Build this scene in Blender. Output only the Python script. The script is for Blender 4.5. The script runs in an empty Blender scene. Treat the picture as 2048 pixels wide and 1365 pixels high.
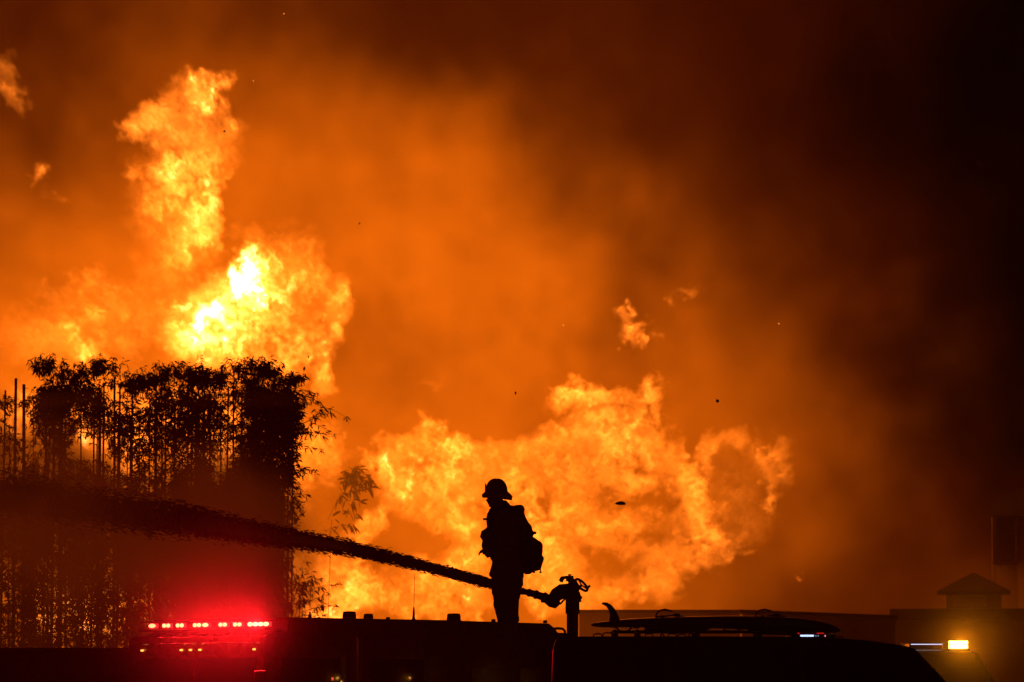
import bpy, bmesh, math, random
import numpy as np
from mathutils import Vector, Matrix, Euler, noise as mnoise

# ------------------------------------------------------------------ camera, light, exposure
scene = bpy.context.scene
W0, H0 = 2048.0, 1365.0
F_PX = 9900.0
CAM = Vector((0.0, 0.0, 1.6))
PITCH = math.atan(737.5 / F_PX)
cam_data = bpy.data.cameras.new("camera")
cam = bpy.data.objects.new("camera", cam_data)
scene.collection.objects.link(cam)
cam.location = CAM
cam.rotation_euler = (math.pi / 2 + PITCH, 0, 0)
cam_data.sensor_width = 36.0
cam_data.lens = F_PX / W0 * 36.0
cam_data.clip_start = 1.0
cam_data.clip_end = 3000.0
cam_data.dof.use_dof = True
cam_data.dof.focus_distance = 60.0
cam_data.dof.aperture_fstop = 5.6
scene.camera = cam

world = bpy.data.worlds.new("World")
scene.world = world
world.use_nodes = True
wn = world.node_tree
sky = wn.nodes.new("ShaderNodeTexSky")
sky.sky_type = 'NISHITA'
sky.sun_disc = False
sky.sun_elevation = math.radians(-8.0)
sky.sun_rotation = math.radians(20.0)
bg = wn.nodes["Background"]
wn.links.new(sky.outputs[0], bg.inputs[0])
bg.inputs[1].default_value = 0.01

scene.view_settings.view_transform = 'Standard'
scene.view_settings.look = 'None'
scene.view_settings.gamma = 1.0
scene.view_settings.exposure = 0.0
scene.view_settings.use_curve_mapping = False
cy = scene.cycles
cy.use_denoising = True
cy.max_bounces = 6
cy.diffuse_bounces = 2
cy.glossy_bounces = 2
cy.transmission_bounces = 2
cy.volume_bounces = 1
cy.transparent_max_bounces = 96
cy.volume_step_rate = 1.0
cy.sample_clamp_indirect = 4.0
cy.sample_clamp_direct = 0.0

def ray(px, py):
    a, b = (px - W0/2)/F_PX, (H0/2 - py)/F_PX
    c, s = math.cos(PITCH), math.sin(PITCH)
    return Vector((a, c - b*s, s + b*c))
def P(px, py, Y):
    d = ray(px, py)
    return CAM + d*(Y/d.y)
def S(Y):
    """metres per photo pixel at distance Y"""
    return Y/F_PX
COL = scene.collection

# ------------------------------------------------------------------ helpers
def tag(o, label=None, cat=None, group=None, kind=None):
    if label: o["label"] = label
    if cat: o["category"] = cat
    if group: o["group"] = group
    if kind: o["kind"] = kind
    return o
def fft_noise(shape, beta, seed, aniso=(1,1,1), kmin=0.0):
    r = np.random.default_rng(seed)
    w = r.standard_normal(shape).astype(np.float32)
    f = np.fft.rfftn(w)
    ks = [np.fft.fftfreq(n)*n for n in shape[:-1]] + [np.fft.rfftfreq(shape[-1])*shape[-1]]
    ks = [k/ n * 256 * a for k, n, a in zip(ks, shape, aniso)]
    K = np.sqrt(ks[0][:,None,None]**2 + ks[1][None,:,None]**2 + ks[2][None,None,:]**2)
    f *= (np.maximum(K, kmin+0.7)**(-beta/2)).astype(np.float32)
    f[0,0,0] = 0
    n = np.fft.irfftn(f, s=shape, axes=(0,1,2)).astype(np.float32)
    return n / n.std()
def take(a, i, j, k):
    i = np.clip(i, 0, a.shape[0]-1.001); j = np.clip(j, 0, a.shape[1]-1.001); k = np.clip(k, 0, a.shape[2]-1.001)
    i0 = i.astype(np.int32); j0 = j.astype(np.int32); k0 = np.rint(k).astype(np.int32)
    fi = i-i0; fj = j-j0
    return (a[i0,j0,k0]*(1-fi)*(1-fj) + a[i0+1,j0,k0]*fi*(1-fj) + a[i0,j0+1,k0]*(1-fi)*fj + a[i0+1,j0+1,k0]*fi*fj)
def flame_field(u0, u1, v0, v1, step, nw, blobs, seed, detail=1.0):
    """axes: u (right), v (down), w (depth -1..1)"""
    U = np.arange(u0, u1, step, dtype=np.float32); V = np.arange(v0, v1, step, dtype=np.float32)
    W = np.linspace(-1, 1, nw, dtype=np.float32)
    shp = (len(U), len(V), nw)
    # domain warp of the macro shape
    w1 = fft_noise(shp, 4.2, seed+1, kmin=2.5); w2 = fft_noise(shp, 4.2, seed+2, kmin=2.5)
    w3 = fft_noise(shp, 4.3, seed+3, aniso=(1,1,1.5), kmin=14); w4 = fft_noise(shp, 4.3, seed+4, aniso=(1,1,1.5), kmin=14)
    Uw = U[:,None,None] + 9*w1 + 6*w3; Vw = V[None,:,None] + 9*w2 + 7*w4
    F = np.zeros(shp, np.float32); H = np.zeros(shp, np.float32); N = np.zeros(shp, np.float32)
    for b in blobs:
        u, v, ru, rv, ang, amp = b[:6]
        wc = b[6] if len(b) > 6 else 0.0
        m = max(ru, rv)*1.35+60
        i0, i1 = np.searchsorted(U, [u-m, u+m]); j0, j1 = np.searchsorted(V, [v-m, v+m])
        if i1 <= i0 or j1 <= j0: continue
        s = (slice(i0,i1), slice(j0,j1))
        a = np.radians(ang); du = Uw[s]-u; dv = Vw[s]-v
        p = (du*np.cos(a)+dv*np.sin(a))/ru; q = (-du*np.sin(a)+dv*np.cos(a))/rv
        d2 = p*p+q*q+((W-wc)/0.62)**2
        g = np.clip(1.25-d2*0.85, 0, None)
        g = g*g
        if amp > 0:
            F[s] = F[s] + amp*g*(1.0-0.45*np.clip(F[s]/max(amp,1e-3),0,1))
            H[s] = np.maximum(H[s], np.clip(g*2.0, 0, 1))
        else:
            N[s] = np.maximum(N[s], -amp*np.clip(g,0,1))
    # small scale turbulence, warped by itself
    n1 = fft_noise(shp, 4.6, seed+5, aniso=(1,.8,1.6), kmin=9); n0 = fft_noise(shp, 4.6, seed+7, aniso=(1,1,1.6), kmin=5)
    sh = (np.arange(shp[0],dtype=np.float32)[:,None,None], np.arange(shp[1],dtype=np.float32)[None,:,None], np.arange(nw,dtype=np.float32)[None,None,:])
    n2 = fft_noise(shp, 4.3, seed+6, aniso=(1,.9,1.6), kmin=26)
    kk = 7.0*detail
    n = take(n1, sh[0]+kk*w3, sh[1]+kk*w4+0*sh[0], sh[2]+0*w3)
    nr = take(n0, sh[0]+kk*w4+3*n1, sh[1]+kk*w3+3*n2, sh[2]+0*w3)
    n2 = take(n2, sh[0]+4*w4, sh[1]+4*w3, sh[2]+0*w3)
    fold = 0.9-1.7*np.abs(n)                      # bright sheets where the noise folds over
    t = 0.34*n + 0.22*n2 + 0.44*nr + 0.30*fold
    mod = np.exp(1.25*t-0.22)
    edge = np.clip(H*1.6 + 0.42*t - 0.35, 0, 1)
    D = F*(0.25+0.75*mod)*edge*edge*(3-2*edge)
    D *= 1-np.clip(N*(1+0.35*t), 0, 0.97)
    # fade at the grid's own faces
    fu = np.clip(np.minimum(np.arange(shp[0]), np.arange(shp[0])[::-1])/6, 0, 1)[:,None,None]
    fv = np.clip(np.minimum(np.arange(shp[1]), np.arange(shp[1])[::-1])/6, 0, 1)[None,:,None]
    fw = np.clip(np.minimum(np.arange(nw), np.arange(nw)[::-1])/2.0, 0, 1)[None,None,:]
    return U, V, W, (D*fu*fv*fw).astype(np.float32)

# flames: u, v, ru, rv, angle, strength [, depth]   (angle: + turns the long axis clockwise on screen)
LEFT = [
 (470,630,150,100,-25,1.4),(480,640,190,130,-20,.9),(560,600,150,110,0,.6),(470,690,150,60,0,1.2),(400,600,90,50,-30,1.2),(520,620,90,80,0,1.2),(220,650,150,90,0,.55),(110,680,130,90,0,.45),(300,600,90,80,0,.4),(600,480,60,50,0,.35),(690,620,26,60,0,.6),(640,560,60,40,0,.35),
 (300,245,62,44,-10,1.3),(390,210,64,66,0,1.0),(370,350,80,50,0,.5),(400,480,70,60,0,.8),(340,520,60,60,0,.4),
 # tall column
 (375,310,100,200,0,.8),(350,400,100,120,0,.6),(410,300,56,70,0,.9),(430,430,40,80,0,.8),(300,420,50,60,0,.5),(390,200,40,50,0,.6),(372,165,50,28,0,.8),(455,165,26,12,-35,.5),(440,185,26,10,-20,.35),(405,210,34,40,0,.8),(320,210,34,28,-10,.9),(300,240,46,30,-10,1.2),
 (262,252,24,18,0,.5),(345,250,50,28,0,.9),(395,250,34,30,0,.9),(340,285,55,28,0,.7),(400,300,40,40,0,.4),
 (340,335,42,38,0,1.8),(385,335,48,30,0,1.4),(425,355,38,26,0,1.0),(330,375,36,30,0,.9),(265,340,24,28,0,.35),(355,385,50,24,0,.4),
 (410,405,45,38,-20,1.8),(365,425,50,26,0,.8),(415,455,48,46,-20,2.2),(372,480,48,40,0,1.8),(360,515,36,24,10,1.6),(330,450,34,60,0,.5),(375,497,10,12,0,4),
 (445,400,24,60,0,.5),(300,480,50,60,0,.25),(440,300,40,110,0,.2),(300,420,70,90,0,.15),
 # middle body
 (470,575,60,42,-38,4.0),(520,540,50,46,-10,2.2),(492,565,40,22,-45,11),(505,588,22,14,-20,9),(472,596,22,14,-50,8),(424,630,34,24,-30,11),(396,652,22,10,-25,9),(455,654,22,9,10,9),(365,614,14,12,-20,5),(462,632,14,8,40,5),
 (450,620,110,70,-20,2.4),(400,665,80,48,-15,2.6),(450,690,90,36,0,2.2),(370,690,50,30,0,1.4),(510,640,50,66,0,2.2),
 (540,510,50,34,0,.9),(580,490,34,22,0,.6),(600,530,26,40,10,.9),(570,560,40,30,0,.6),(520,470,60,24,0,.3),(560,580,60,60,0,.4),
 (680,600,30,40,0,1.2),(672,640,26,40,0,1.3),(690,580,14,24,0,.7),(665,690,32,50,10,1.3),(650,740,34,50,0,1.0),(655,775,28,30,0,1.4),(620,700,40,40,0,.7),
 (540,730,70,44,0,.9),(600,740,50,40,0,.5),(480,740,70,34,0,1.0),(600,660,60,40,0,.25),
 (180,715,46,20,0,1.4),(120,740,60,40,0,.4),(250,700,60,60,0,.3),(120,620,60,50,0,.28),(60,700,70,50,0,.2),(200,590,90,60,0,.2),
 # outliers
 (-6,150,26,50,0,.5),(4,185,22,40,10,.5),(18,130,12,30,0,.3),(78,345,11,28,0,.35),(92,395,14,16,0,.2),(2,115,14,20,0,.2),
 # behind the bamboo
 (60,830,90,90,0,.9),(180,850,110,110,0,1.1),(170,870,26,24,0,3),(300,850,110,110,0,1.1),(420,850,110,120,0,1.0),(400,930,60,80,0,1.2),(240,880,60,60,0,1.2),
 (560,850,90,110,0,1.0),(640,900,60,90,0,.8),(590,930,50,70,0,1.2),(80,960,120,90,0,.6),(250,980,130,90,0,.7),(450,1000,130,100,0,.6),
 (90,1190,50,120,0,1.7),(150,1210,70,90,0,1.9),(200,1240,90,60,0,2.0),(270,1220,70,70,0,1.6),(0,1110,40,110,0,.7),(120,1100,60,60,0,.8),(220,1180,80,70,0,1.0),(340,1180,90,90,0,.5),(450,1150,110,110,0,.5),(560,1100,90,120,0,.5),
 # darker smoke in it
 (612,622,44,66,10,-.93,-.3),(630,700,26,20,0,-.6,-.3),(450,692,30,10,10,-.8,-.2),(385,728,26,20,0,-.5,-.2),(400,515,60,16,-30,-.25),(350,300,60,14,0,-.4),(405,182,10,10,0,-.5),(372,400,46,12,-10,-.6),(340,440,24,26,0,-.4)]
RIGHT = [
 (760,915,40,36,-10,1.1),(800,900,50,28,-15,1.3),(850,880,36,46,0,1.5),(845,850,22,28,0,1.0),(885,880,44,34,30,1.3),(930,910,60,34,15,1.3),(985,905,50,30,0,.9),
 (800,960,66,50,0,1.1),(870,950,70,50,0,1.2),(930,970,70,60,0,1.1),(1000,960,60,70,0,1.1),(850,762,30,12,-10,.12),
 (785,1000,50,34,0,.8),(860,1020,70,50,0,.9),(940,1050,70,70,0,1.0),
 (735,1060,56,36,-25,1.6),(760,1030,40,22,-25,.9),(700,1090,50,30,-20,1.0),(680,1200,60,50,0,1.5),(740,1180,70,60,0,1.0),(700,1150,60,44,0,.9),(650,1150,50,60,0,.6),(690,1235,50,20,0,2.2),
 (830,1170,80,60,0,.8),(900,1160,80,60,0,1.0),(950,1130,60,60,0,1.0),(860,1225,90,30,0,.8),(960,1200,60,50,0,.9),(640,1225,60,40,0,1.5),
 (1150,790,44,34,0,1.6),(1180,780,40,30,0,1.3),(1230,790,60,26,10,1.1),(1305,775,24,34,20,1.1),(1280,800,44,28,0,.8),(1120,810,30,30,0,.7),
 (1200,840,70,44,0,1.3),(1280,850,50,50,0,1.1),(1310,890,30,36,0,1.0),(1100,880,60,34,-15,1.0),(1050,900,60,34,0,1.0),(1130,900,80,60,0,1.0),(1230,900,80,50,0,1.1),
 (1060,960,60,60,0,.9),(1050,1020,50,60,0,.9),(1080,1080,40,80,0,1.9),(1100,1040,60,60,0,1.0),(1140,960,60,50,0,.8),(1220,960,70,40,0,.8),(1290,965,40,34,0,1.4),
 (1340,940,60,30,40,1.0),(1370,980,50,44,30,1.0),(1350,920,24,30,0,.5),(1150,1010,80,40,0,.8),(1230,1035,90,34,0,.8),(1180,1060,80,50,0,.9),(1120,1120,60,60,0,1.1),
 (1410,1060,44,40,0,1.5),(1390,1030,40,40,0,1.2),(1340,1060,60,40,0,.6),(1450,1080,50,34,0,.6),(1270,1110,70,40,0,.6),(1340,1110,70,44,0,.6),(1400,1120,70,34,-15,.8),(1460,1105,30,20,20,.6),
 (1300,1170,110,44,-25,.7),(1230,1180,90,40,0,.5),(1330,1190,60,26,-20,.5),(1160,1160,60,40,0,.7),(1180,1200,90,26,0,.3),(1090,1180,60,50,0,.8),(1060,1140,40,60,0,.9),
 # right hand tongues
 (1425,915,36,26,-30,.6),(1470,893,40,18,-25,.5),(1410,940,26,34,0,.45),(1450,990,60,70,0,.35),(1530,935,26,44,-8,.85),(1541,990,16,38,-6,1.1),(1515,905,24,28,0,.4),(1560,930,26,60,0,.3),(1550,910,14,40,0,.2),(1525,880,14,22,0,.2),(1500,1040,50,60,0,.18),(1490,960,60,80,0,.12),
 (1600,1150,10,5,40,.35),(1475,1095,12,16,0,.7),(1495,1110,14,10,0,.5),
 # loose flames above
 (1238,612,24,14,20,.85),(1245,630,20,30,-20,.9),(1255,655,30,26,0,1.1),(1250,680,24,20,0,1.0),(1285,655,18,16,0,.4),(1280,682,14,10,0,.9),(1315,684,18,7,-8,.45),
 (1370,585,22,10,0,.38),(1385,595,20,14,0,.3),(1335,597,12,7,20,.35),(1400,580,10,12,0,.2),(1380,566,5,4,0,.3),
 # darker smoke in it
 (700,985,95,26,-5,-.93,-.3),(770,1000,60,34,35,-.85,-.3),(812,1085,34,60,-15,-.7,-.3),(850,1120,60,26,10,-.7,-.3),(790,1150,50,26,0,-.5,-.3),(1240,820,36,12,10,-.3,-.3),(1060,870,30,14,0,-.3,-.3),(745,965,30,26,0,-.7,-.3),
 (1300,985,50,20,10,-.5,-.3),(1130,935,30,10,0,-.4,-.3),(1330,1010,30,40,0,-.5,-.3),(1300,1075,60,20,-20,-.75,-.3),(1240,1120,60,24,-20,-.8,-.3),(1440,970,34,50,0,-.8,-.3),(1380,1085,40,14,0,-.5,-.3),(1190,1150,60,26,-20,-.75,-.3),(1480,1000,30,60,0,-.5,-.3),(1210,1060,50,12,0,-.4,-.3),(1000,930,30,50,0,-.3,-.3)]
GLOW = np.array([  # brightness layout of the smoke: firelight painted in, later emitted
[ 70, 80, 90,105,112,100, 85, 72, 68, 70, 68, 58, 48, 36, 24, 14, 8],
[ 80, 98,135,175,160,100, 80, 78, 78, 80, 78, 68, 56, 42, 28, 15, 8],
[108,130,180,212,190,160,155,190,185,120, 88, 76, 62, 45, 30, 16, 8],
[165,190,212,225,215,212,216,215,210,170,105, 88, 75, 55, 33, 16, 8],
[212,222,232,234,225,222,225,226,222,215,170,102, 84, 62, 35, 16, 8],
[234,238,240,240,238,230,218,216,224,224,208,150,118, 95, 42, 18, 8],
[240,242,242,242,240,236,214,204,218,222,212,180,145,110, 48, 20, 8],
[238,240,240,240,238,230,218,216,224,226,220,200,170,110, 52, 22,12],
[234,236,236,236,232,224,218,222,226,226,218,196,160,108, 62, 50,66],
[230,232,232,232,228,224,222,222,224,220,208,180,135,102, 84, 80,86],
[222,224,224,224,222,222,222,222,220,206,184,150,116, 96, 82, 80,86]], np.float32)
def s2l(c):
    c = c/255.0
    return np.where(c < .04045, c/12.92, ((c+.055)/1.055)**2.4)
# ------------------------------------------------------------------ volumes: fire and smoke on real 3D grids
def gn_volume(name, field, lo, hi, mat, hull_mat=None, hull=None, thr=0.1, hstep=4):
    """field: array [x, y, z]; lo/hi: world corners.  The array rides on the points of the object's own mesh and fills a Volume Cube."""
    nx, ny, nz = field.shape
    me = bpy.data.meshes.new(name)
    n = nx*ny*nz
    me.vertices.add(n)
    size = [hi[i]-lo[i] for i in range(3)]
    base = Vector(((lo[0]+hi[0])/2, (lo[1]+hi[1])/2, lo[2]))
    l = [lo[i]-base[i] for i in range(3)]; h = [hi[i]-base[i] for i in range(3)]
    co = np.empty((nx, ny, nz, 3), np.float32)
    co[..., 0] = np.linspace(l[0], h[0], nx, dtype=np.float32)[:, None, None]
    co[..., 1] = np.linspace(l[1], h[1], ny, dtype=np.float32)[None, :, None]
    co[..., 2] = np.linspace(l[2], h[2], nz, dtype=np.float32)[None, None, :]
    me.vertices.foreach_set("co", co.ravel())
    at = me.attributes.new("amount", 'FLOAT', 'POINT')
    at.data.foreach_set("value", np.ascontiguousarray(field, np.float32).ravel())
    if hull is not None:
        at = me.attributes.new("helper_hull", 'FLOAT', 'POINT')
        at.data.foreach_set("value", np.ascontiguousarray(hull, np.float32).ravel())
    o = bpy.data.objects.new(name, me)
    o.location = base
    COL.objects.link(o)
    ng = bpy.data.node_groups.new(name + "_nodes", 'GeometryNodeTree')
    ng.interface.new_socket("Geometry", in_out='INPUT', socket_type='NodeSocketGeometry')
    ng.interface.new_socket("Geometry", in_out='OUTPUT', socket_type='NodeSocketGeometry')
    N, Lk = ng.nodes, ng.links
    gi = N.new("NodeGroupInput"); go = N.new("NodeGroupOutput")
    pos = N.new("GeometryNodeInputPosition")
    mr = N.new("ShaderNodeVectorMath"); mr.operation = 'SUBTRACT'; mr.inputs[1].default_value = l
    Lk.new(pos.outputs[0], mr.inputs[0])
    sc = N.new("ShaderNodeVectorMath"); sc.operation = 'MULTIPLY_ADD'
    sc.inputs[1].default_value = ((nx-1)/size[0], (ny-1)/size[1], (nz-1)/size[2]); sc.inputs[2].default_value = (.5, .5, .5)
    Lk.new(mr.outputs[0], sc.inputs[0])
    fl = N.new("ShaderNodeVectorMath"); fl.operation = 'FLOOR'; Lk.new(sc.outputs[0], fl.inputs[0])
    dt = N.new("ShaderNodeVectorMath"); dt.operation = 'DOT_PRODUCT'; dt.inputs[1].default_value = (ny*nz, nz, 1)
    # the index can pass 2**24: keep it exact by adding integers
    sp = N.new("ShaderNodeSeparateXYZ"); Lk.new(fl.outputs[0], sp.inputs[0])
    def im(op, a, b):
        m = N.new("FunctionNodeIntegerMath"); m.operation = op
        for k, v in enumerate((a, b)):
            if isinstance(v, int): m.inputs[k].default_value = v
            else: Lk.new(v, m.inputs[k])
        return m.outputs[0]
    ii = im('ADD', im('ADD', im('MULTIPLY', sp.outputs[0], ny*nz), im('MULTIPLY', sp.outputs[1], nz)), sp.outputs[2])
    def cube(attr, res):
        na = N.new("GeometryNodeInputNamedAttribute"); na.data_type = 'FLOAT'; na.inputs[0].default_value = attr
        si = N.new("GeometryNodeSampleIndex"); si.data_type = 'FLOAT'; si.domain = 'POINT'; si.clamp = True
        Lk.new(gi.outputs[0], si.inputs[0]); Lk.new(na.outputs[0], si.inputs["Value"]); Lk.new(ii, si.inputs["Index"])
        vc = N.new("GeometryNodeVolumeCube")
        Lk.new(si.outputs[0], vc.inputs["Density"])
        vc.inputs["Min"].default_value = l; vc.inputs["Max"].default_value = h
        for k, r in zip(("Resolution X", "Resolution Y", "Resolution Z"), res): vc.inputs[k].default_value = r
        return vc.outputs[0]
    def setmat(g, m):
        sm = N.new("GeometryNodeSetMaterial"); sm.inputs["Material"].default_value = m
        Lk.new(g, sm.inputs[0]); return sm.outputs[0]
    out = setmat(cube("amount", (nx, ny, nz)), mat)
    me.materials.append(mat)
    if hull is not None:
        me.materials.append(hull_mat)
        vm = N.new("GeometryNodeVolumeToMesh")
        Lk.new(cube("helper_hull", (max(4, nx//hstep), max(4, ny//2), max(4, nz//hstep))), vm.inputs[0])
        vm.inputs["Threshold"].default_value = thr
        jn = N.new("GeometryNodeJoinGeometry")
        Lk.new(out, jn.inputs[0]); Lk.new(setmat(vm.outputs[0], hull_mat), jn.inputs[0])
        out = jn.outputs[0]
    Lk.new(out, go.inputs[0])
    md = o.modifiers.new("volume", 'NODES'); md.node_group = ng
    return o

def vol_mat(name, ramp, absorb=0.0, absorb_col=(.2, .1, .05), step_rate=1.0, scatter=None):
    """ramp: list of (amount, (r, g, b)) emitted per metre"""
    m = bpy.data.materials.new(name); m.use_nodes = True
    nt = m.node_tree; N, Lk = nt.nodes, nt.links
    N.clear()
    out = N.new("ShaderNodeOutputMaterial")
    at = N.new("ShaderNodeAttribute"); at.attribute_name = "density"
    top = ramp[-1][0]
    parts = []
    if any(max(c) > 0 for _, c in ramp):
        mul = N.new("ShaderNodeMath"); mul.operation = 'MULTIPLY'; mul.inputs[1].default_value = 1.0/top
        Lk.new(at.outputs["Fac"], mul.inputs[0])
        cr = N.new("ShaderNodeValToRGB")
        peak = max(max(c) for _, c in ramp)
        el = cr.color_ramp.elements
        while len(el) < len(ramp): el.new(0.5)
        for e, (a, c) in zip(el, ramp):
            e.position = a/top; e.color = (c[0]/peak, c[1]/peak, c[2]/peak, 1)
        Lk.new(mul.outputs[0], cr.inputs[0])
        em = N.new("ShaderNodeEmission"); em.inputs[1].default_value = peak
        Lk.new(cr.outputs[0], em.inputs[0])
        parts.append(em.outputs[0])
    if absorb:
        ab = N.new("ShaderNodeVolumeAbsorption"); ab.inputs[0].default_value = (*absorb_col, 1)
        mm = N.new("ShaderNodeMath"); mm.operation = 'MULTIPLY'; mm.inputs[1].default_value = absorb
        Lk.new(at.outputs["Fac"], mm.inputs[0]); Lk.new(mm.outputs[0], ab.inputs["Density"]); parts.append(ab.outputs[0])
    if scatter:
        sk = N.new("ShaderNodeVolumeScatter"); sk.inputs[0].default_value = (*scatter[1], 1)
        sk.inputs["Anisotropy"].default_value = 0.1
        mm = N.new("ShaderNodeMath"); mm.operation = 'MULTIPLY'; mm.inputs[1].default_value = scatter[0]
        Lk.new(at.outputs["Fac"], mm.inputs[0]); Lk.new(mm.outputs[0], sk.inputs["Density"]); parts.append(sk.outputs[0])
    while len(parts) > 1:
        ad = N.new("ShaderNodeAddShader"); Lk.new(parts[0], ad.inputs[0]); Lk.new(parts[1], ad.inputs[1])
        parts = [ad.outputs[0]] + parts[2:]
    Lk.new(parts[0], out.inputs["Volume"])
    m.cycles.volume_step_rate = step_rate
    return m

def clear_hull_mat(name):
    m = bpy.data.materials.new(name); m.use_nodes = True
    nt = m.node_tree; N, Lk = nt.nodes, nt.links
    N.clear()
    out = N.new("ShaderNodeOutputMaterial"); tr = N.new("ShaderNodeBsdfTransparent")
    nz = N.new("ShaderNodeTexNoise"); nz.inputs["Scale"].default_value = 1.5
    mr = N.new("ShaderNodeMapRange"); mr.inputs["To Min"].default_value = .985; mr.inputs["To Max"].default_value = 1.0
    Lk.new(nz.outputs[0], mr.inputs[0]); Lk.new(mr.outputs[0], tr.inputs[0]); Lk.new(tr.outputs[0], out.inputs[0])
    return m

def blur(a, n=2):
    for ax in range(3):
        for _ in range(n):
            p = np.roll(a, 1, ax); q = np.roll(a, -1, ax)
            a = 0.25*p + 0.5*a + 0.25*q
    return a
def bspline(L, t, axis):
    n = L.shape[axis]; i = np.floor(t).astype(int); f = t-i
    g = lambda k: np.take(L, np.clip(i+k, 0, n-1), axis=axis)
    sh = [1]*L.ndim; sh[axis] = -1; f = f.reshape(sh)
    return ((1-f)**3*g(-1)+(3*f**3-6*f*f+4)*g(0)+(-3*f**3+3*f*f+3*f+1)*g(1)+f**3*g(2))/6

Y_FIRE = 110.0
flame_material = vol_mat("flame", [(0, (0, 0, 0)), (1, (1, .195, .012)), (3, (3, .72, .07)), (8, (8, 2.7, .75)), (16, (16, 9, 5))], step_rate=2.6)
flame_hull = clear_hull_mat("flame_helper_hull")  # nearly clear helper mesh, added round the flame volume
def make_fire(name, args, label, cat, half=1.5, gain=1.15*2/3):
    U, V, W, D = flame_field(*args)
    D = D*gain
    a = P(U[0], V[-1], Y_FIRE); b = P(U[-1], V[0], Y_FIRE)
    F = np.ascontiguousarray(D.transpose(0, 2, 1)[:, :, ::-1])     # x, y, z up
    lo = (a.x, Y_FIRE-half, a.z); hi = (b.x, Y_FIRE+half, b.z)
    hull = blur(F, 6)
    o = gn_volume(name, F, lo, hi, flame_material, flame_hull, hull, thr=0.16)
    return tag(o, label, cat, kind="stuff")

# smoke with firelight painted in as emission, fading to black away from the fire
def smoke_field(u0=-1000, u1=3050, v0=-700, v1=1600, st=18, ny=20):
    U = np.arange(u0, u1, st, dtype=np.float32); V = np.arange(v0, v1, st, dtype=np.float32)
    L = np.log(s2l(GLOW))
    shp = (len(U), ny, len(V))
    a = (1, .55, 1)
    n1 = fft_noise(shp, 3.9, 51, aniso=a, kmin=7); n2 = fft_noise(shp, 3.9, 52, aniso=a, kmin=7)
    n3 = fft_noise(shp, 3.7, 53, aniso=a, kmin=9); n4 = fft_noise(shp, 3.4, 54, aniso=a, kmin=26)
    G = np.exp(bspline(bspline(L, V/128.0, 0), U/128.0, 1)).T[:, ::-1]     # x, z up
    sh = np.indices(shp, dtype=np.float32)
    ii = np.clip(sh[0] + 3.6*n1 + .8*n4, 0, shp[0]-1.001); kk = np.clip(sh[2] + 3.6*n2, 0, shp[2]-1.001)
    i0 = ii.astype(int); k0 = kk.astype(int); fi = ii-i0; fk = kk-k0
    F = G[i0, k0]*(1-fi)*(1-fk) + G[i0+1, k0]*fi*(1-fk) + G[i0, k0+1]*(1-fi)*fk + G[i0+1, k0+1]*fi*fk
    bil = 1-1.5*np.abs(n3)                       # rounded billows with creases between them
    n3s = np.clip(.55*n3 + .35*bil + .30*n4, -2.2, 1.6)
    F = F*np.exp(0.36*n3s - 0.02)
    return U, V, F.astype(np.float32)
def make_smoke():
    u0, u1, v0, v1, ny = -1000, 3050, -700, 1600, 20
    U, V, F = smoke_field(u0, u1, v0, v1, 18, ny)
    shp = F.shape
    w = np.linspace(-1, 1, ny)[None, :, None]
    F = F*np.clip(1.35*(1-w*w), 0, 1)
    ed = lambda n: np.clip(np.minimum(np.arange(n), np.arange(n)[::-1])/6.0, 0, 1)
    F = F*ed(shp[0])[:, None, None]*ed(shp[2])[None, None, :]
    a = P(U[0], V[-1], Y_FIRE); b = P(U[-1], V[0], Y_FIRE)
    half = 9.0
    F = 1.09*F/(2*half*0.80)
    m = vol_mat("painted_glow_smoke", [(0, (0, 0, 0)), (0.0035, (.0035, .00030, .00001)), (.05, (.05, .0078, .00010)), (0.12, (.12, .0205, .0005))], absorb=0.0, step_rate=3.0)
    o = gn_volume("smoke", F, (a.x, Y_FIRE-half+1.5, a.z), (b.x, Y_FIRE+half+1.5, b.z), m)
    return tag(o, "thick smoke with orange firelight painted in round the fire, fading to black on the right", "smoke", kind="stuff")
# ------------------------------------------------------------------ materials
_mats = {}
def mat(name, col, rough=.6, metal=0.0, var=.25, scale=12.0, bump=.02, emit=None, strength=0.0, coat=0.0, trans=0.0):
    if name in _mats: return _mats[name]
    m = bpy.data.materials.new(name); m.use_nodes = True
    nt = m.node_tree; N, Lk = nt.nodes, nt.links
    b = N["Principled BSDF"]
    tc = N.new("ShaderNodeTexCoord")
    nz = N.new("ShaderNodeTexNoise"); nz.inputs["Scale"].default_value = scale; nz.inputs["Detail"].default_value = 4
    Lk.new(tc.outputs["Object"], nz.inputs["Vector"])
    mx = N.new("ShaderNodeMix"); mx.data_type = 'RGBA'
    mx.inputs[6].default_value = (*[c*(1-var) for c in col], 1); mx.inputs[7].default_value = (*[min(1, c*(1+var)) for c in col], 1)
    Lk.new(nz.outputs[0], mx.inputs[0]); Lk.new(mx.outputs[2], b.inputs["Base Color"])
    mr = N.new("ShaderNodeMapRange"); mr.inputs["To Min"].default_value = max(0, rough-.12); mr.inputs["To Max"].default_value = min(1, rough+.12)
    Lk.new(nz.outputs[0], mr.inputs[0]); Lk.new(mr.outputs[0], b.inputs["Roughness"])
    b.inputs["Metallic"].default_value = metal
    b.inputs["Coat Weight"].default_value = coat
    b.inputs["Transmission Weight"].default_value = trans
    if bump:
        bp = N.new("ShaderNodeBump"); bp.inputs["Strength"].default_value = .4; bp.inputs["Distance"].default_value = bump
        Lk.new(nz.outputs[0], bp.inputs["Height"]); Lk.new(bp.outputs[0], b.inputs["Normal"])
    if emit:
        b.inputs["Emission Color"].default_value = (*emit, 1); b.inputs["Emission Strength"].default_value = strength
    _mats[name] = m
    return m
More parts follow.
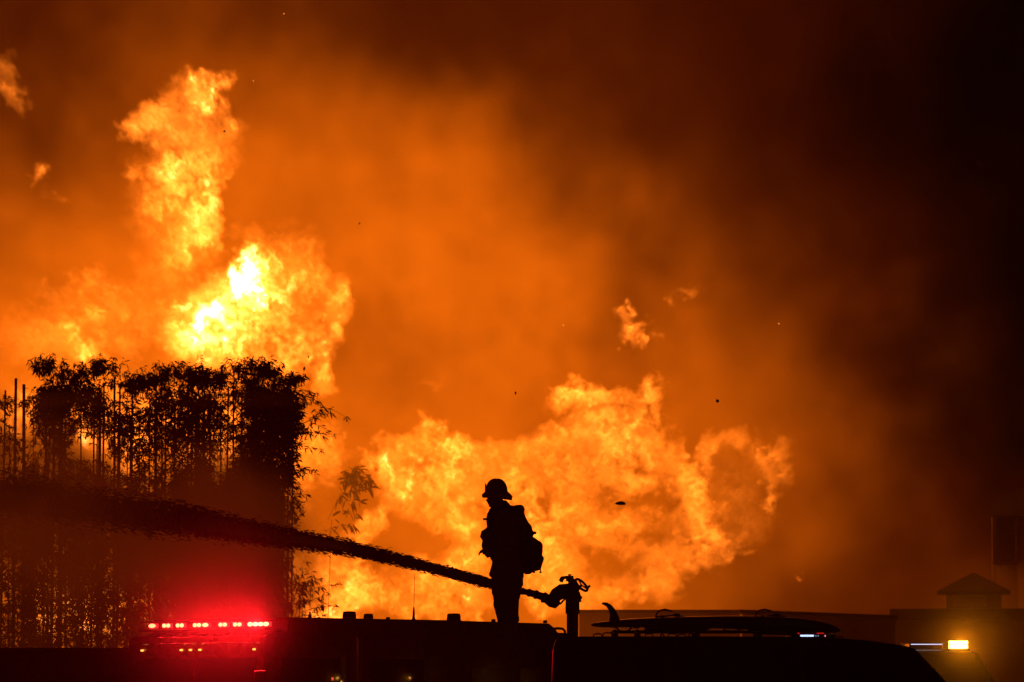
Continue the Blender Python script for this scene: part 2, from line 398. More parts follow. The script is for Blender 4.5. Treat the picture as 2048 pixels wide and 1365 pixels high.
RED_PAINT = lambda: mat("red_paint", (.28, .015, .012), .28, 0, .1, 5, .001, coat=.5)
WHITE_PAINT = lambda: mat("white_paint", (.62, .60, .56), .35, 0, .08, 4, .001)
DARK_PAINT = lambda: mat("dark_paint", (.02, .02, .024), .3, 0, .2, 4, .001, coat=.4)
CHROME = lambda: mat("chrome", (.6, .6, .6), .2, 1, .1, 30, 0)
BLACK_PLASTIC = lambda: mat("black_plastic", (.02, .02, .02), .5, 0, .3, 30, .002)
RUBBER = lambda: mat("rubber", (.02, .02, .02), .85, 0, .3, 20, .004)
GLASS = lambda: mat("tinted_glass", (.015, .017, .02), .08, 0, .1, 3, 0, coat=.3)
CLOTH = lambda: mat("turnout_cloth", (.16, .12, .055), .9, 0, .35, 60, .006)
NYLON = lambda: mat("black_nylon", (.03, .028, .025), .8, 0, .3, 80, .004)
LEAF = lambda: mat("bamboo_leaf", (.045, .085, .02), .55, 0, .4, 3, 0)
CANE = lambda: mat("bamboo_cane", (.11, .10, .035), .5, 0, .35, 6, .003)
STUCCO = lambda: mat("stucco", (.42, .36, .29), .95, 0, .12, 18, .02)
SHINGLE = lambda: mat("roof_shingle", (.08, .07, .06), .9, 0, .4, 14, .02)
TRIM = lambda: mat("trim_paint", (.30, .26, .22), .6, 0, .15, 10, .004)

# ------------------------------------------------------------------ mesh helpers
class MB:
    def __init__(s): s.v = []; s.f = []
    def add(s, vs, fs):
        k = len(s.v); s.v += [Vector(v) for v in vs]; s.f += [tuple(i+k for i in f) for f in fs]; return s
    def box(s, lo, hi, M=None, bev=0.0):
        (x0, y0, z0), (x1, y1, z1) = lo, hi
        if bev <= 0:
            vs = [(x0,y0,z0),(x1,y0,z0),(x1,y1,z0),(x0,y1,z0),(x0,y0,z1),(x1,y0,z1),(x1,y1,z1),(x0,y1,z1)]
            fs = [(0,3,2,1),(4,5,6,7),(0,1,5,4),(1,2,6,5),(2,3,7,6),(3,0,4,7)]
            if M: vs = [M @ Vector(v) for v in vs]
            return s.add(vs, fs)
        bm = bmesh.new(); bmesh.ops.create_cube(bm, size=1)
        for v in bm.verts: v.co = Vector(((x0+x1)/2+v.co.x*(x1-x0), (y0+y1)/2+v.co.y*(y1-y0), (z0+z1)/2+v.co.z*(z1-z0)))
        bmesh.ops.bevel(bm, geom=bm.edges[:], offset=bev, segments=3, affect='EDGES', profile=.5)
        bm.verts.index_update()
        vs = [(M @ v.co if M else v.co.copy()) for v in bm.verts]; fs = [tuple(v.index for v in f.verts) for f in bm.faces]
        bm.free(); return s.add(vs, fs)
    def rings(s, rings, caps=True):
        n = len(rings[0]); vs = [p for r in rings for p in r]; fs = []
        for i in range(len(rings)-1):
            for j in range(n):
                a = i*n+j; b = i*n+(j+1) % n
                fs.append((a, b, b+n, a+n))
        if caps: fs.append(tuple(range(n))[::-1]); fs.append(tuple((len(rings)-1)*n+j for j in range(n)))
        return s.add(vs, fs)
    def tube(s, pts, r, n=10, caps=True, flat=1.0, up=Vector((0, 0, 1))):
        pts = [Vector(p) for p in pts]; R = r if isinstance(r, (list, tuple)) else [r]*len(pts)
        out = []; prev = None
        for i, p in enumerate(pts):
            t = (pts[min(i+1, len(pts)-1)]-pts[max(i-1, 0)]).normalized()
            a = up if abs(t.dot(up)) < .95 else Vector((1, 0, 0))
            if prev is not None: a = prev
            x = (a - t*a.dot(t)).normalized(); prev = x; y = t.cross(x)
            out.append([p + (x*math.cos(k*2*math.pi/n)*flat + y*math.sin(k*2*math.pi/n))*R[i] for k in range(n)])
        return s.rings(out, caps)
    def prism(s, prof, y0, y1, M=None, bev=0.0):
        """profile in x-z, extruded along y"""
        bm = bmesh.new()
        a = [bm.verts.new((p[0], y0, p[1])) for p in prof]; b = [bm.verts.new((p[0], y1, p[1])) for p in prof]
        n = len(prof); bm.faces.new(a); bm.faces.new(b[::-1])
        for i in range(n): bm.faces.new((a[i], b[i], b[(i+1) % n], a[(i+1) % n]))
        bmesh.ops.recalc_face_normals(bm, faces=bm.faces[:])
        if bev > 0: bmesh.ops.bevel(bm, geom=[e for e in bm.edges], offset=bev, segments=3, affect='EDGES', profile=.5, clamp_overlap=True)
        bm.verts.index_update()
        vs = [(M @ v.co if M else v.co.copy()) for v in bm.verts]; fs = [tuple(v.index for v in f.verts) for f in bm.faces]
        bm.free(); return s.add(vs, fs)
    def ball(s, c, r, M=None, n=2, taper=None):
        bm = bmesh.new(); bmesh.ops.create_icosphere(bm, subdivisions=n, radius=1)
        rr = r if isinstance(r, (tuple, list)) else (r, r, r)
        bm.verts.index_update(); vs = []
        for v in bm.verts:
            p = Vector((v.co.x*rr[0], v.co.y*rr[1], v.co.z*rr[2]))
            if M: p = M @ p
            vs.append(Vector(c)+p)
        fs = [tuple(v.index for v in f.verts) for f in bm.faces]; bm.free()
        return s.add(vs, fs)
    def mesh(s, name, m, smooth=True):
        me = bpy.data.meshes.new(name); me.from_pydata([tuple(v) for v in s.v], [], s.f); me.validate()
        bm = bmesh.new(); bm.from_mesh(me); bmesh.ops.recalc_face_normals(bm, faces=bm.faces[:]); bm.to_mesh(me); bm.free()
        if smooth:
            me.shade_smooth()
            try: me.set_sharp_from_angle(angle=math.radians(38))
            except Exception: pass
        me.materials.append(m)
        return me
    def build(s, name, m, parent=None, smooth=True):
        """coordinates are in the parent's frame (or world if no parent: origin goes to the base)"""
        me = s.mesh(name, m, smooth)
        o = bpy.data.objects.new(name, me); COL.objects.link(o)
        if parent is not None: o.parent = parent
        else:
            xs = [v.co for v in me.vertices]
            c = Vector((sum(v.x for v in xs)/len(xs), sum(v.y for v in xs)/len(xs), min(v.z for v in xs)))
            me.transform(Matrix.Translation(-c)); o.location = c
        return o
def empty(name, loc, rot=(0, 0, 0)):
    o = bpy.data.objects.new(name, None); COL.objects.link(o); o.location = loc; o.rotation_euler = rot
    o.empty_display_size = .3; return o
def remeshed(mb, name, m, parent, voxel, smooth=3, noise=0.0, nscale=6.0):
    me = mb.mesh(name + "_raw", m, False)
    t = bpy.data.objects.new("temp", me); COL.objects.link(t)
    rm = t.modifiers.new("r", 'REMESH'); rm.mode = 'VOXEL'; rm.voxel_size = voxel
    sm = t.modifiers.new("s", 'SMOOTH'); sm.iterations = smooth; sm.factor = .5
    dg = bpy.context.evaluated_depsgraph_get(); dg.update()
    out = bpy.data.meshes.new_from_object(t.evaluated_get(dg))
    bpy.data.objects.remove(t); bpy.data.meshes.remove(me)
    out.name = name
    if noise:
        for v, nr, c0 in [(v, v.normal.copy(), v.co.copy()) for v in out.vertices]:
            p = c0*nscale
            v.co = c0 + nr*noise*(mnoise.noise(p)+.5*mnoise.noise(p*2.3+Vector((3, 1, 7))))
    out.shade_smooth()
    if not out.materials: out.materials.append(m)
    o = bpy.data.objects.new(name, out); COL.objects.link(o); o.parent = parent
    return o

# ------------------------------------------------------------------ setting: ground and street
def sheet(name, x0, x1, y0, y1, z, m):
    mb = MB(); nx, ny = 12, 12
    for i in range(nx+1):
        for j in range(ny+1): mb.v.append(Vector((x0+(x1-x0)*i/nx, y0+(y1-y0)*j/ny, z)))
    for i in range(nx):
        for j in range(ny):
            a = i*(ny+1)+j; mb.f.append((a, a+ny+1, a+ny+2, a+1))
    o = mb.build(name, m, None, False); tag(o, kind="structure"); return o
sheet("ground", -600, 600, -60, 1400, 0.0, mat("dry_ground", (.11, .085, .06), .95, 0, .4, .6, .05))
sheet("road", -500, 500, 48, 67, 0.004, mat("asphalt", (.05, .05, .05), .85, 0, .25, 2.0, .01))
kb = MB(); kb.box((-500, 67.0, 0), (500, 67.18, .13)); tag(kb.build("kerb", mat("concrete", (.32, .31, .29), .9, 0, .2, 3, .01)), kind="structure")
sheet("pavement", -500, 500, 67.18, 69.5, 0.128, mat("concrete", (.32, .31, .29)))

# ------------------------------------------------------------------ fire engine
ALPHA = math.radians(47)
eng0 = P(575, 1300, 57.5); eng0.z = 0
engine = empty("fire_engine", eng0, (0, 0, ALPHA))
tag(engine, "red fire engine under the firefighter with red roof lights flashing at its cab end", "fire engine")
EI = Matrix.Translation(eng0) @ Matrix.Rotation(ALPHA, 4, 'Z')
EInv = EI.inverted()
def E(p): return EInv @ Vector(p)
WID = 2.3
# the cab: profile in x (towards the tail) and z
cabp = [(0.02, 2.672), (0.0, 2.655), (0.0, 2.505), (-0.28, 2.49), (-0.36, 2.45), (-0.385, 2.36), (-0.36, 2.245), (-0.50, 1.50), (-0.56, 1.25), (-0.58, .55), (2.95, .55), (2.95, 2.672)]
MB().prism(cabp, 0, WID, bev=.014).build("cab", RED_PAINT(), engine)
b = MB()
b.prism([(2.96, .6), (2.96, 2.668), (4.50, 2.655), (4.60, 2.60), (4.66, 2.545), (4.96, 2.54), (4.96, .6)], 0.01, WID-.01, bev=.012)
b.build("pump_body", RED_PAINT(), engine)
b = MB()
b.box((4.97, .02, .6), (8.2, .45, 2.22), bev=.02); b.box((4.97, WID-.45, .6), (8.2, WID-.02, 2.22), bev=.02); b.box((4.97, .46, .6), (8.2, WID-.46, 2.0), bev=.02)
b.build("hose_body", RED_PAINT(), engine)
b = MB(); b.tube([(4.58, .12, 2.585), (4.78, .12, 2.60), (4.86, .12, 2.595), (4.90, .12, 2.57), (4.91, .12, 2.50)], .016, 8); b.build("grab_handle", CHROME(), engine)
b = MB(); b.box((-.9, .1, .45), (-.585, WID-.1, .8), bev=.03); b.build("bumper", CHROME(), engine)
b = MB(); b.tube([(-.388, .03, 2.372), (-.394, WID/2, 2.372), (-.388, WID-.03, 2.372)], .008, 6); b.build("drip_rail", CHROME(), engine)
# windscreen in the slanted front, pillars left standing
def slant(y0, y1, z0, z1, off):
    x = lambda z: -0.36 - (2.245-z)/(2.245-1.5)*.14
    return [(x(z0)-off, y0, z0), (x(z0)-off, y1, z0), (x(z1)-off, y1, z1), (x(z1)-off, y0, z1)]
for y0, y1 in ((.12, WID/2-.03), (WID/2+.03, WID-.12)):
    q = slant(y0, y1, 1.52, 2.20, .004); r = slant(y0, y1, 1.52, 2.20, -.01)
    MB().rings([q, r]).build("windscreen", GLASS(), engine, False)
b = MB(); b.tube([(-.43, WID*.3, 1.56), (-.40, WID*.44, 2.0)], .012, 6); b.build("wiper", BLACK_PLASTIC(), engine)
for yy in (.5, 1.9):
    mr_ = MB(); mr_.tube([(-.50, yy if yy > 1 else .0, 2.0), (-.62, -.18 if yy < 1 else WID+.18, 2.02)], .015, 6)
    mr_.box((-.66, (-.30 if yy < 1 else WID+.12), 1.70), (-.60, (-.12 if yy < 1 else WID+.30), 2.05), bev=.02)
    mr_.build("mirror", BLACK_PLASTIC(), engine)
def on_x(u):
    lo, hi = -1.0, 8.0
    for _ in range(40):
        m_ = (lo+hi)/2; w = EI @ Vector((m_, 0, 2.0))
        if 1024 + w.x/w.y*F_PX*math.cos(PITCH) < u: lo = m_
        else: hi = m_
    return lo
z_of = lambda v: P(1024, v, 57.9).z
def emit(name, col, st):
    if name in _mats: return _mats[name]
    m = bpy.data.materials.new(name); m.use_nodes = True; N = m.node_tree.nodes; N.clear()
    e = N.new("ShaderNodeEmission"); e.inputs[0].default_value = (*col, 1); e.inputs[1].default_value = st
    o = N.new("ShaderNodeOutputMaterial"); m.node_tree.links.new(e.outputs[0], o.inputs[0]); _mats[name] = m; return m
# doors and windows of the near side
for x0, x1 in ((-.22, .95), (1.25, 2.35)):
    d = MB().box((x0, -.014, .75), (x1, -.001, 2.5), bev=.004).build("door", RED_PAINT(), engine)
    MB().box((x0+.1, -.022, 1.55), (x1-.1, -.0145, 2.2), bev=.003).build("door_window", GLASS(), d)
    MB().tube([(x1-.12, -.02, 1.32), (x1-.12, -.05, 1.34), (x1-.12, -.05, 1.44), (x1-.12, -.02, 1.46)], .01, 6).build("door_handle", BLACK_PLASTIC(), d)
MB().box((on_x(662), -.03, z_of(1361)), (on_x(662)+.03, -.002, z_of(1355)), bev=.004).build("side_lamp", emit("side_lamp", (1, .10, .03), .8), engine)
for x0 in (3.1, 3.95):
    MB().box((x0, -.008, .9), (x0+.75, .008, 2.1), bev=.003).build("locker_door", mat("brushed_metal", (.35, .35, .36), .35, .9, .2, 40, .001), engine)
MB().tube([(1.10, -.05, 2.45), (1.10, -.05, 1.6)], .013, 6).build("grab_rail", CHROME(), engine)
MB().tube([(4.42, -.05, 2.50), (4.42, -.05, 1.2)], .013, 6).build("grab_rail", CHROME(), engine)
def wheel(parent, x, y, r=.5, w=.3, axis='Y'):
    ty = MB(); n = 32; prof = [(r*.62, -w/2), (r*.93, -w/2), (r, -w*.36), (r, w*.36), (r*.93, w/2), (r*.62, w/2)]
    ty.rings([[(x+rr*math.cos(a*2*math.pi/n), y+yy, r+rr*math.sin(a*2*math.pi/n)) for a in range(n)] for rr, yy in prof], False)
    wl = ty.build("wheel", RUBBER(), parent)
    rm = MB(); prof = [(.02, -w*.40), (r*.3, -w*.42), (r*.34, -w*.2), (r*.56, -w*.24), (r*.615, -w*.46), (r*.615, w*.46), (.02, w*.3)]
    rm.rings([[(x+rr*math.cos(a*2*math.pi/n), y+yy, r+rr*math.sin(a*2*math.pi/n)) for a in range(n)] for rr, yy in prof], True)
    rm.build("rim", CHROME(), wl)
for x in (.5, 6.6):
    for y in (.12, WID-.12): wheel(engine, x, y)
# roof fittings: vents, small domes, aerials
def on_roof(u, dep=.22, zz=2.67):
    """x along the roof of the point seen at photo column u, at local y = dep"""
    lo, hi = -1.0, 8.0
    for _ in range(40):
        m_ = (lo+hi)/2; w = EI @ Vector((m_, dep, zz)); uu = 1024 + w.x/w.y*F_PX*math.cos(PITCH)
        if uu < u: lo = m_
        else: hi = m_
    return lo
def vent(u, wpx, hpx, dep=.3):
    x = on_roof(u, dep); r = wpx/2/168; h = hpx/168 + .02; n = 24
    mb = MB(); prof = [(r*.96, 0), (r, .01), (r*.97, h*.5), (r*.92, h*.82), (r*.84, h*.96), (r*.5, h)]
    mb.rings([[(x+rr*math.cos(a*2*math.pi/n), dep+rr*math.sin(a*2*math.pi/n), 2.665+z) for a in range(n)] for rr, z in prof])
    return mb.build("roof_vent", BLACK_PLASTIC(), engine)
vent(700, 28, 13); vent(738, 20, 9); vent(908, 29, 13); vent(777, 9, 3); vent(987, 9, 3); vent(1090, 9, 3)
def aerial(u, hpx, basepx, r=.004, dep=.3):
    x = on_roof(u, dep); mb = MB(); s_ = 1/168; lean = .02
    mb.tube([(x, dep, 2.66), (x, dep, 2.69)], .024, 10)
    mb.tube([(x, dep, 2.685), (x+.002, dep, 2.685+basepx*s_*.4), (x+.004, dep, 2.685+basepx*s_)], [.018, .014, .008], 8)
    mb.tube([(x+.004, dep, 2.68+basepx*s_), (x+lean, dep, 2.67+hpx*s_)], [r, r*.6], 6)
    return mb.build("aerial", BLACK_PLASTIC(), engine)
aerial(828, 96, 24); aerial(621, 78, 10)
# light bar on the brow shelf
def emit(name, col, st):
    if name in _mats: return _mats[name]
    m = bpy.data.materials.new(name); m.use_nodes = True; N = m.node_tree.nodes; N.clear()
    e = N.new("ShaderNodeEmission"); e.inputs[0].default_value = (*col, 1); e.inputs[1].default_value = st
    o = N.new("ShaderNodeOutputMaterial"); m.node_tree.links.new(e.outputs[0], o.inputs[0]); _mats[name] = m; return m
def lamp(p, d, col, watts, cone=132):
    l = bpy.data.lights.new("lamp_light", 'SPOT'); l.energy = watts; l.color = col; l.spot_size = math.radians(cone); l.spot_blend = 1.0; l.shadow_soft_size = .02
    o = bpy.data.objects.new("lamp_light", l); COL.objects.link(o); o.location = p; o.rotation_euler = Vector(d).to_track_quat('-Z', 'Y').to_euler()
lbx = -.20
def bar_y(u, x=lbx):
    """local y on the bar of the point seen at photo column u"""
    lo, hi = -1.0, 4.0
    for _ in range(40):
        m_ = (lo+hi)/2; w = EI @ Vector((x, m_, 2.58)); uu = 1024 + w.x/w.y*F_PX*math.cos(PITCH)
        if uu > u: lo = m_
        else: hi = m_
    return lo
lightbar = MB().box((lbx-.13, bar_y(546), 2.515), (lbx+.13, bar_y(296), 2.545), bev=.01).build("light_bar", BLACK_PLASTIC(), engine)
MB().box((lbx-.11, bar_y(545), 2.625), (lbx+.11, bar_y(297), 2.64), bev=.005).build("light_bar_lid", BLACK_PLASTIC(), lightbar)
for u0, u1, hot in ((302, 316, 5), (329, 345, 9), (356, 372, 9), (390, 406.5, 9), (408.5, 421, 9), (441, 458, 9), (470, 487, 9), (499, 541, 22)):
    ya, yb = bar_y(u1, lbx-.1), bar_y(u0, lbx-.1)
    MB().box((lbx-.115, ya, 2.558), (lbx-.06, yb, 2.616), bev=.012).build("red_lens", emit("red_lens_%d" % hot, (1, .022, .03), 1.0 + hot*.03), lightbar)
    nb = max(1, round((u1-u0)/10)); cw = (yb-ya)/nb
    for q_ in range(nb):
        MB().ball((lbx-.113, ya+cw*(q_+.5), 2.589), (.010, cw*.52, .025)).build("red_lamp", emit("red_lamp_%d" % hot, (1, .16, .06), 4+hot*.3), lightbar)
    lamp(EI @ Vector((lbx-.14, (ya+yb)/2, 2.587)), EI.to_3x3() @ Vector((-.82, -.50, .12)), (1, .008, .012), {5: 130, 9: 340, 22: 1700}[hot])
    MB().box((lbx-.119, ya-.004, 2.547), (lbx-.05, yb+.004, 2.560), bev=.003).build("reflector", emit("reflector", (1, .02, .02), .22), lightbar)  # reflected lamp light put in as a faint emission
for u in (288, 366, 384, 403, 511):
    y = bar_y(u, -.38)
    mk = MB().box((-.395, y-.017, 2.288), (-.372, y+.017, 2.308), bev=.004).build("marker_lamp", emit("marker_lamp", (1, .42, .06), 2.4), engine)

# ------------------------------------------------------------------ deck gun on the engine
YG = 62.0
def G(u, v, dy=0.0): return P(u, v, YG+dy)
gb = G(1145, 1290); gun = empty("deck_gun", (gb.x, gb.y, 2.0))
tag(gun, "water cannon on a post behind the firefighter shooting the water jet", "water cannon")
def L_(p): return Vector(p) - gun.location
s_g = YG/F_PX
def rel(pts): return [L_(p) for p in pts]
GUNM = lambda: mat("cast_metal", (.12, .11, .10), .45, .7, .25, 20, .002)
b = MB(); b.tube(rel([G(1145, 1352), G(1145, 1225)]), 11.5*s_g, 20); b.tube(rel([G(1145, 1228), G(1145, 1198)]), 14*s_g, 20); b.build("post", GUNM(), gun)
b = MB(); b.tube(rel([G(1146, 1204), G(1146, 1200), G(1146, 1186), G(1146, 1180)]), [12*s_g, 15.5*s_g, 14.5*s_g, 10*s_g], 20)
b.tube(rel([G(1158, 1192), G(1162, 1197), G(1162, 1201), G(1150, 1202)]), 3.5*s_g, 8); b.build("swivel_collar", GUNM(), gun)
b = MB(); b.tube(rel([G(1147, 1196), G(1145, 1187), G(1136, 1181), G(1124, 1183), G(1113, 1190), G(1107, 1198), G(1105, 1204)]), [11*s_g, 12*s_g, 14*s_g, 15*s_g, 14*s_g, 12.5*s_g, 11*s_g], 16)
b.ball(L_(G(1141, 1177)), 12*s_g)
b.build("elbow", GUNM(), gun)
b = MB(); b.tube(rel([G(1116, 1213), G(1108, 1204), G(1095, 1195)]), [7*s_g, 14*s_g, 11*s_g], 16)
b.tube(rel([G(1120, 1209), G(1128, 1200), G(1132, 1196)]), 2*s_g, 8); b.build("lower_elbow", GUNM(), gun)
tips = [(1104, 1203, 13), (1092, 1197, 9.5), (1090, 1196, 11), (1086, 1195, 11), (1084, 1193.5, 8), (1076, 1191, 7.5), (1074, 1190.5, 9), (1070, 1189, 9), (1068, 1188.5, 7), (1062, 1187, 7), (1060, 1186.5, 8), (1056, 1185.5, 8), (1054, 1185, 6), (1049, 1184, 6), (1047, 1183.5, 7), (1042, 1182, 7)]
b = MB(); b.tube(rel([G(u, v) for u, v, r in tips]), [r*s_g for _, _, r in tips], 16); b.build("nozzle", GUNM(), gun)
b = MB(); b.tube(rel([G(1123, 1165), G(1124, 1156), G(1139, 1155), G(1146, 1160), G(1152, 1170), G(1152, 1182)]), 3.4*s_g, 8); b.tube(rel([G(1139, 1158), G(1141, 1170)]), 3*s_g, 8)
b.tube(rel([G(1119, 1158), G(1127, 1162)]), 4*s_g, 8); b.box(tuple(rel([G(1132, 1163, -.03)])[0]), tuple(rel([G(1147, 1152, .03)])[0]), bev=.006); b.tube(rel([G(1139, 1149), G(1139, 1160)]), 1.6*s_g, 6); b.tube(rel([G(1136, 1150), G(1143, 1150)]), 1.4*s_g, 6)
b.tube(rel([G(1139, 1160), G(1148, 1176), G(1154, 1180)]), 5*s_g, 8); b.build("bracket", GUNM(), gun)
# handwheel: a tilted ring with spokes and a crank knob
wc = G(1163, 1170.5); ax_u = Vector((.70, 0, -.71)); ax_v = Vector((.71*.45, .893, .70*.45))
b = MB(); ring = [wc + ax_u*15.5*s_g*math.cos(t) + ax_v*14*s_g*math.sin(t) for t in [k*2*math.pi/28 for k in range(29)]]
b.tube(rel(ring), 2.7*s_g, 8, False)
for t in (0.4, 2.5, 4.6): b.tube(rel([wc, wc + ax_u*15*s_g*math.cos(t) + ax_v*13*s_g*math.sin(t)]), 1.6*s_g, 6)
b.tube(rel([G(1155, 1182), wc]), 2.6*s_g, 8); b.tube(rel([G(1175, 1177), G(1180, 1171)]), 2.4*s_g, 8)
b.build("handwheel", GUNM(), gun)

# ------------------------------------------------------------------ the jet of water
rs = random.Random(5)
def lerp_path(path, n):
    out = []
    for i in range(n):
        t = i/(n-1)*(len(path)-1); k = min(int(t), len(path)-2); f = t-k
        out.append([path[k][j]*(1-f)+path[k+1][j]*f for j in range(len(path[0]))])
    return out
jet = [(1044, 1182.5, 4.5, 62), (1000, 1172.5, 5.5, 62.3), (960, 1162, 7, 62.7), (900, 1146, 7.6, 63.2), (800, 1120.5, 8.8, 64.2), (700, 1097, 10.3, 65.1), (600, 1080, 12.3, 67.5), (500, 1064, 15, 69.2), (400, 1046, 19, 71.2), (300, 1032, 22, 72.2), (150, 1010, 26, 72.8), (0, 990, 30, 73.1), (-150, 974, 38, 73.3), (-320, 962, 50, 72.8)]
path = lerp_path(jet, 640)
rings = []; ns = 28
for i, (u, v, r, Y) in enumerate(path):
    c = P(u, v, Y); s1 = Y/F_PX; rag = .10 + .62*max(0, min(1, (1000-u)/900))
    ring = []
    for k in range(ns):
        a = k*2*math.pi/ns
        q = Vector((i*.16, math.cos(a)*1.6, math.sin(a)*1.6))
        n_ = mnoise.noise(q) + .7*mnoise.noise(q*2.7+Vector((9, 0, 0))) + .5*mnoise.noise(Vector((i*.9, math.cos(a)*3, math.sin(a)*3)))
        rr = r*.9*s1*(1 + rag*n_)
        ring.append(c + Vector((0, math.cos(a)*rr, math.sin(a)*rr)))
    rings.append(ring)
water = MB().rings(rings).build("water_jet", mat("broken_water", (.30, .30, .30), .35, 0, .2, 8, .01))
tag(water, "dark jet of water arching from the deck gun past the firefighter towards the bamboo", "water jet")
b = MB()
for i in range(7200):
    t = rs.random()**.8
    k = int(t*(len(path)-1)); u, v, r, Y = path[k]; s1 = Y/F_PX
    if u > 990: continue
    sd = rs.choice((-1, 1)); far = abs(rs.gauss(0, .30+.25*t))
    c = P(u, v, Y) + Vector((0, rs.uniform(-1, 1)*r*s1, sd*r*s1*(.85+far))) - water.location
    ln = (3+8*rs.random()+6*t)*s1*1.1; th = (.5+.8*rs.random()*(1+t))*s1
    d = Vector((-1, .1, .23 + rs.gauss(0, .25)-sd*.12)).normalized()
    w_ = Vector((0, rs.gauss(0, 1), rs.gauss(0, 1))).normalized()*th; w2_ = d.cross(w_)
    b.add([c-d*ln*.5, c+w_, c-w_*.5+w2_, c-w_*.5-w2_, c+d*ln*.5], [(0, 1, 2), (0, 2, 3), (0, 3, 1), (4, 2, 1), (4, 3, 2), (4, 1, 3)])
sp_ = b.build("spray_drops", _mats["broken_water"], water, False); sp_["kind"] = "stuff"

# ------------------------------------------------------------------ firefighter
YP = 61.2; s_p = YP/F_PX
DECK = 2.56
fp = P(1013, 1262, YP); man = empty("person", (fp.x, fp.y, fp.z))
tag(man, "firefighter in helmet and turnout coat standing on the fire engine roof looking left", "person")
def Q(u, v, dy=0.0): return P(u, v, YP) + Vector((0, dy, 0)) - man.location
def loft(mb, rows, n=20):
    """rows: (v, uL, uR, half depth m, dy)"""
    rg = []
    for v, ul, ur, hd, dy in rows:
        c = Q((ul+ur)/2, v, dy); hw = (ur-ul)/2*s_p
        rg.append([c + Vector((math.copysign(abs(math.cos(t))**.85, math.cos(t))*hw, math.copysign(abs(math.sin(t))**.85, math.sin(t))*hd, 0)) for t in [k*2*math.pi/n for k in range(n)]])
    return mb.rings(rg)
def limb(mb, pts, n=12): mb.tube([p[0] for p in pts], [p[1] for p in pts], n); [mb.ball(p[0], p[1], n=1) for p in (pts[0], pts[-1])]
def hand(mb, wrist, d, up, side=1):
    """palm, four unequal curled fingers and a thumb"""
    d = d.normalized(); up = (up - d*up.dot(d)).normalized(); s = d.cross(up)*side
    R_ = Matrix((d, s, up)).transposed()
    pc = wrist + d*.05
    mb.ball(pc, (.052, .043, .018), R_, 2)
    for k, ln in enumerate((.070, .080, .075, .058)):
        b0 = pc + d*.035 + s*(.032-.021*k)
        p1 = b0 + d*ln*.45 - up*ln*.08; p2 = p1 + d*ln*.28 - up*ln*.25; p3 = p2 + d*ln*.05 - up*ln*.27
        mb.tube([b0-d*.02, p1, p2, p3], [.0105, .0100, .0095, .008], 8)
    t0 = pc - d*.02 + s*.038; t1 = t0 + d*.03 + s*.022 - up*.01; t2 = t1 + d*.028 - up*.012
    mb.tube([t0-s*.015, t1, t2], [.013, .0115, .009], 8)
body = MB()
# head in profile, chin tucked, facing left
hc = Q(993, 994)
body.ball(hc, (.090, .074, .112)); body.ball(Q(986, 1006), (.062, .056, .05))
body.tube([Q(977, 996), Q(972.5, 1002), Q(976, 1004)], [.010, .012, .010], 8)               # nose
body.ball(Q(979, 1009), (.016, .028, .009)); body.ball(Q(980, 1013), (.018, .02, .014))    # mouth, chin
body.ball(Q(983, 1003), (.055, .050, .060))
body.ball(Q(977, 992), (.014, .05, .010))                                                  # brow
for sd in (-1, 1):
    body.ball(Q(977, 996, sd*.030), (.010, .013, .009)); body.ball(Q(999, 998, sd*.074), (.018, .008, .028))
limb(body, [(Q(997, 1005), .058), (Q(1002, 1022), .062)])
loft(body, [(1018, 990, 1020, .08, 0), (1026, 984, 1030, .19, 0), (1045, 980, 1034, .19, 0), (1080, 984, 1036, .15, 0), (1105, 988, 1036, .14, 0), (1130, 986, 1040, .17, 0), (1148, 990, 1040, .17, 0)])
for sd, du in ((-1, 4), (1, -3)):
    sh_ = Q(1006+du, 1034, sd*.20); el = Q(1012+du, 1086, sd*.24); wr = Q(981+du, 1096+2*sd, sd*.19)
    limb(body, [(sh_, .055), ((sh_+el)/2, .048), (el, .040), ((el+wr)/2, .038), (wr, .028)])
    hand(body, wr, Vector((-1, -sd*.25, -.25)), Vector((0, sd*.5, 1)), sd)
    hp = Q(1013+du, 1146, sd*.09); kn = Q(1012+du*1.6, 1203, sd*.11); an = Q(1018+du*1.5, 1251, sd*.11)
    limb(body, [(hp, .088), ((hp+kn)/2, .075), (kn, .055), ((kn+an)/2, .052), (an, .038)])
    ft = an + Vector((-.05, 0, -.045)); body.ball(ft, (.11, .04, .028))
skin = mat("skin", (.35, .2, .14), .6, 0, .1, 20, .002)
remeshed(body, "body", skin, man, .009, 2)
coat = MB()
loft(coat, [(1007, 993, 1018, .075, 0), (1014, 983, 1022, .10, 0), (1020, 978, 1032, .18, 0), (1027, 974.5, 1040, .225, 0), (1040, 972.5, 1043, .23, 0), (1056, 974, 1045, .21, 0), (1075, 974, 1045, .20, 0), (1095, 975, 1044, .20, 0), (1112, 978, 1044, .19, 0), (1124, 985, 1045, .19, 0), (1138, 981, 1048, .20, 0), (1150, 979, 1048, .205, 0), (1157, 984, 1047, .20, 0)])
for sd, du in ((-1, 4), (1, -3)):
    sh_ = Q(1006+du, 1030, sd*.19); el = Q(1012+du, 1090, sd*.26); wr = Q(979+du, 1096, sd*.20)
    limb(coat, [(sh_, .085), ((sh_+el)/2, .078), (el, .070), ((el+wr)/2, .062), (wr, .056)])
coat.ball(Q(976, 1080, -.02), (.075, .13, .11)); coat.ball(Q(975, 1100, -.02), (.062, .12, .075))
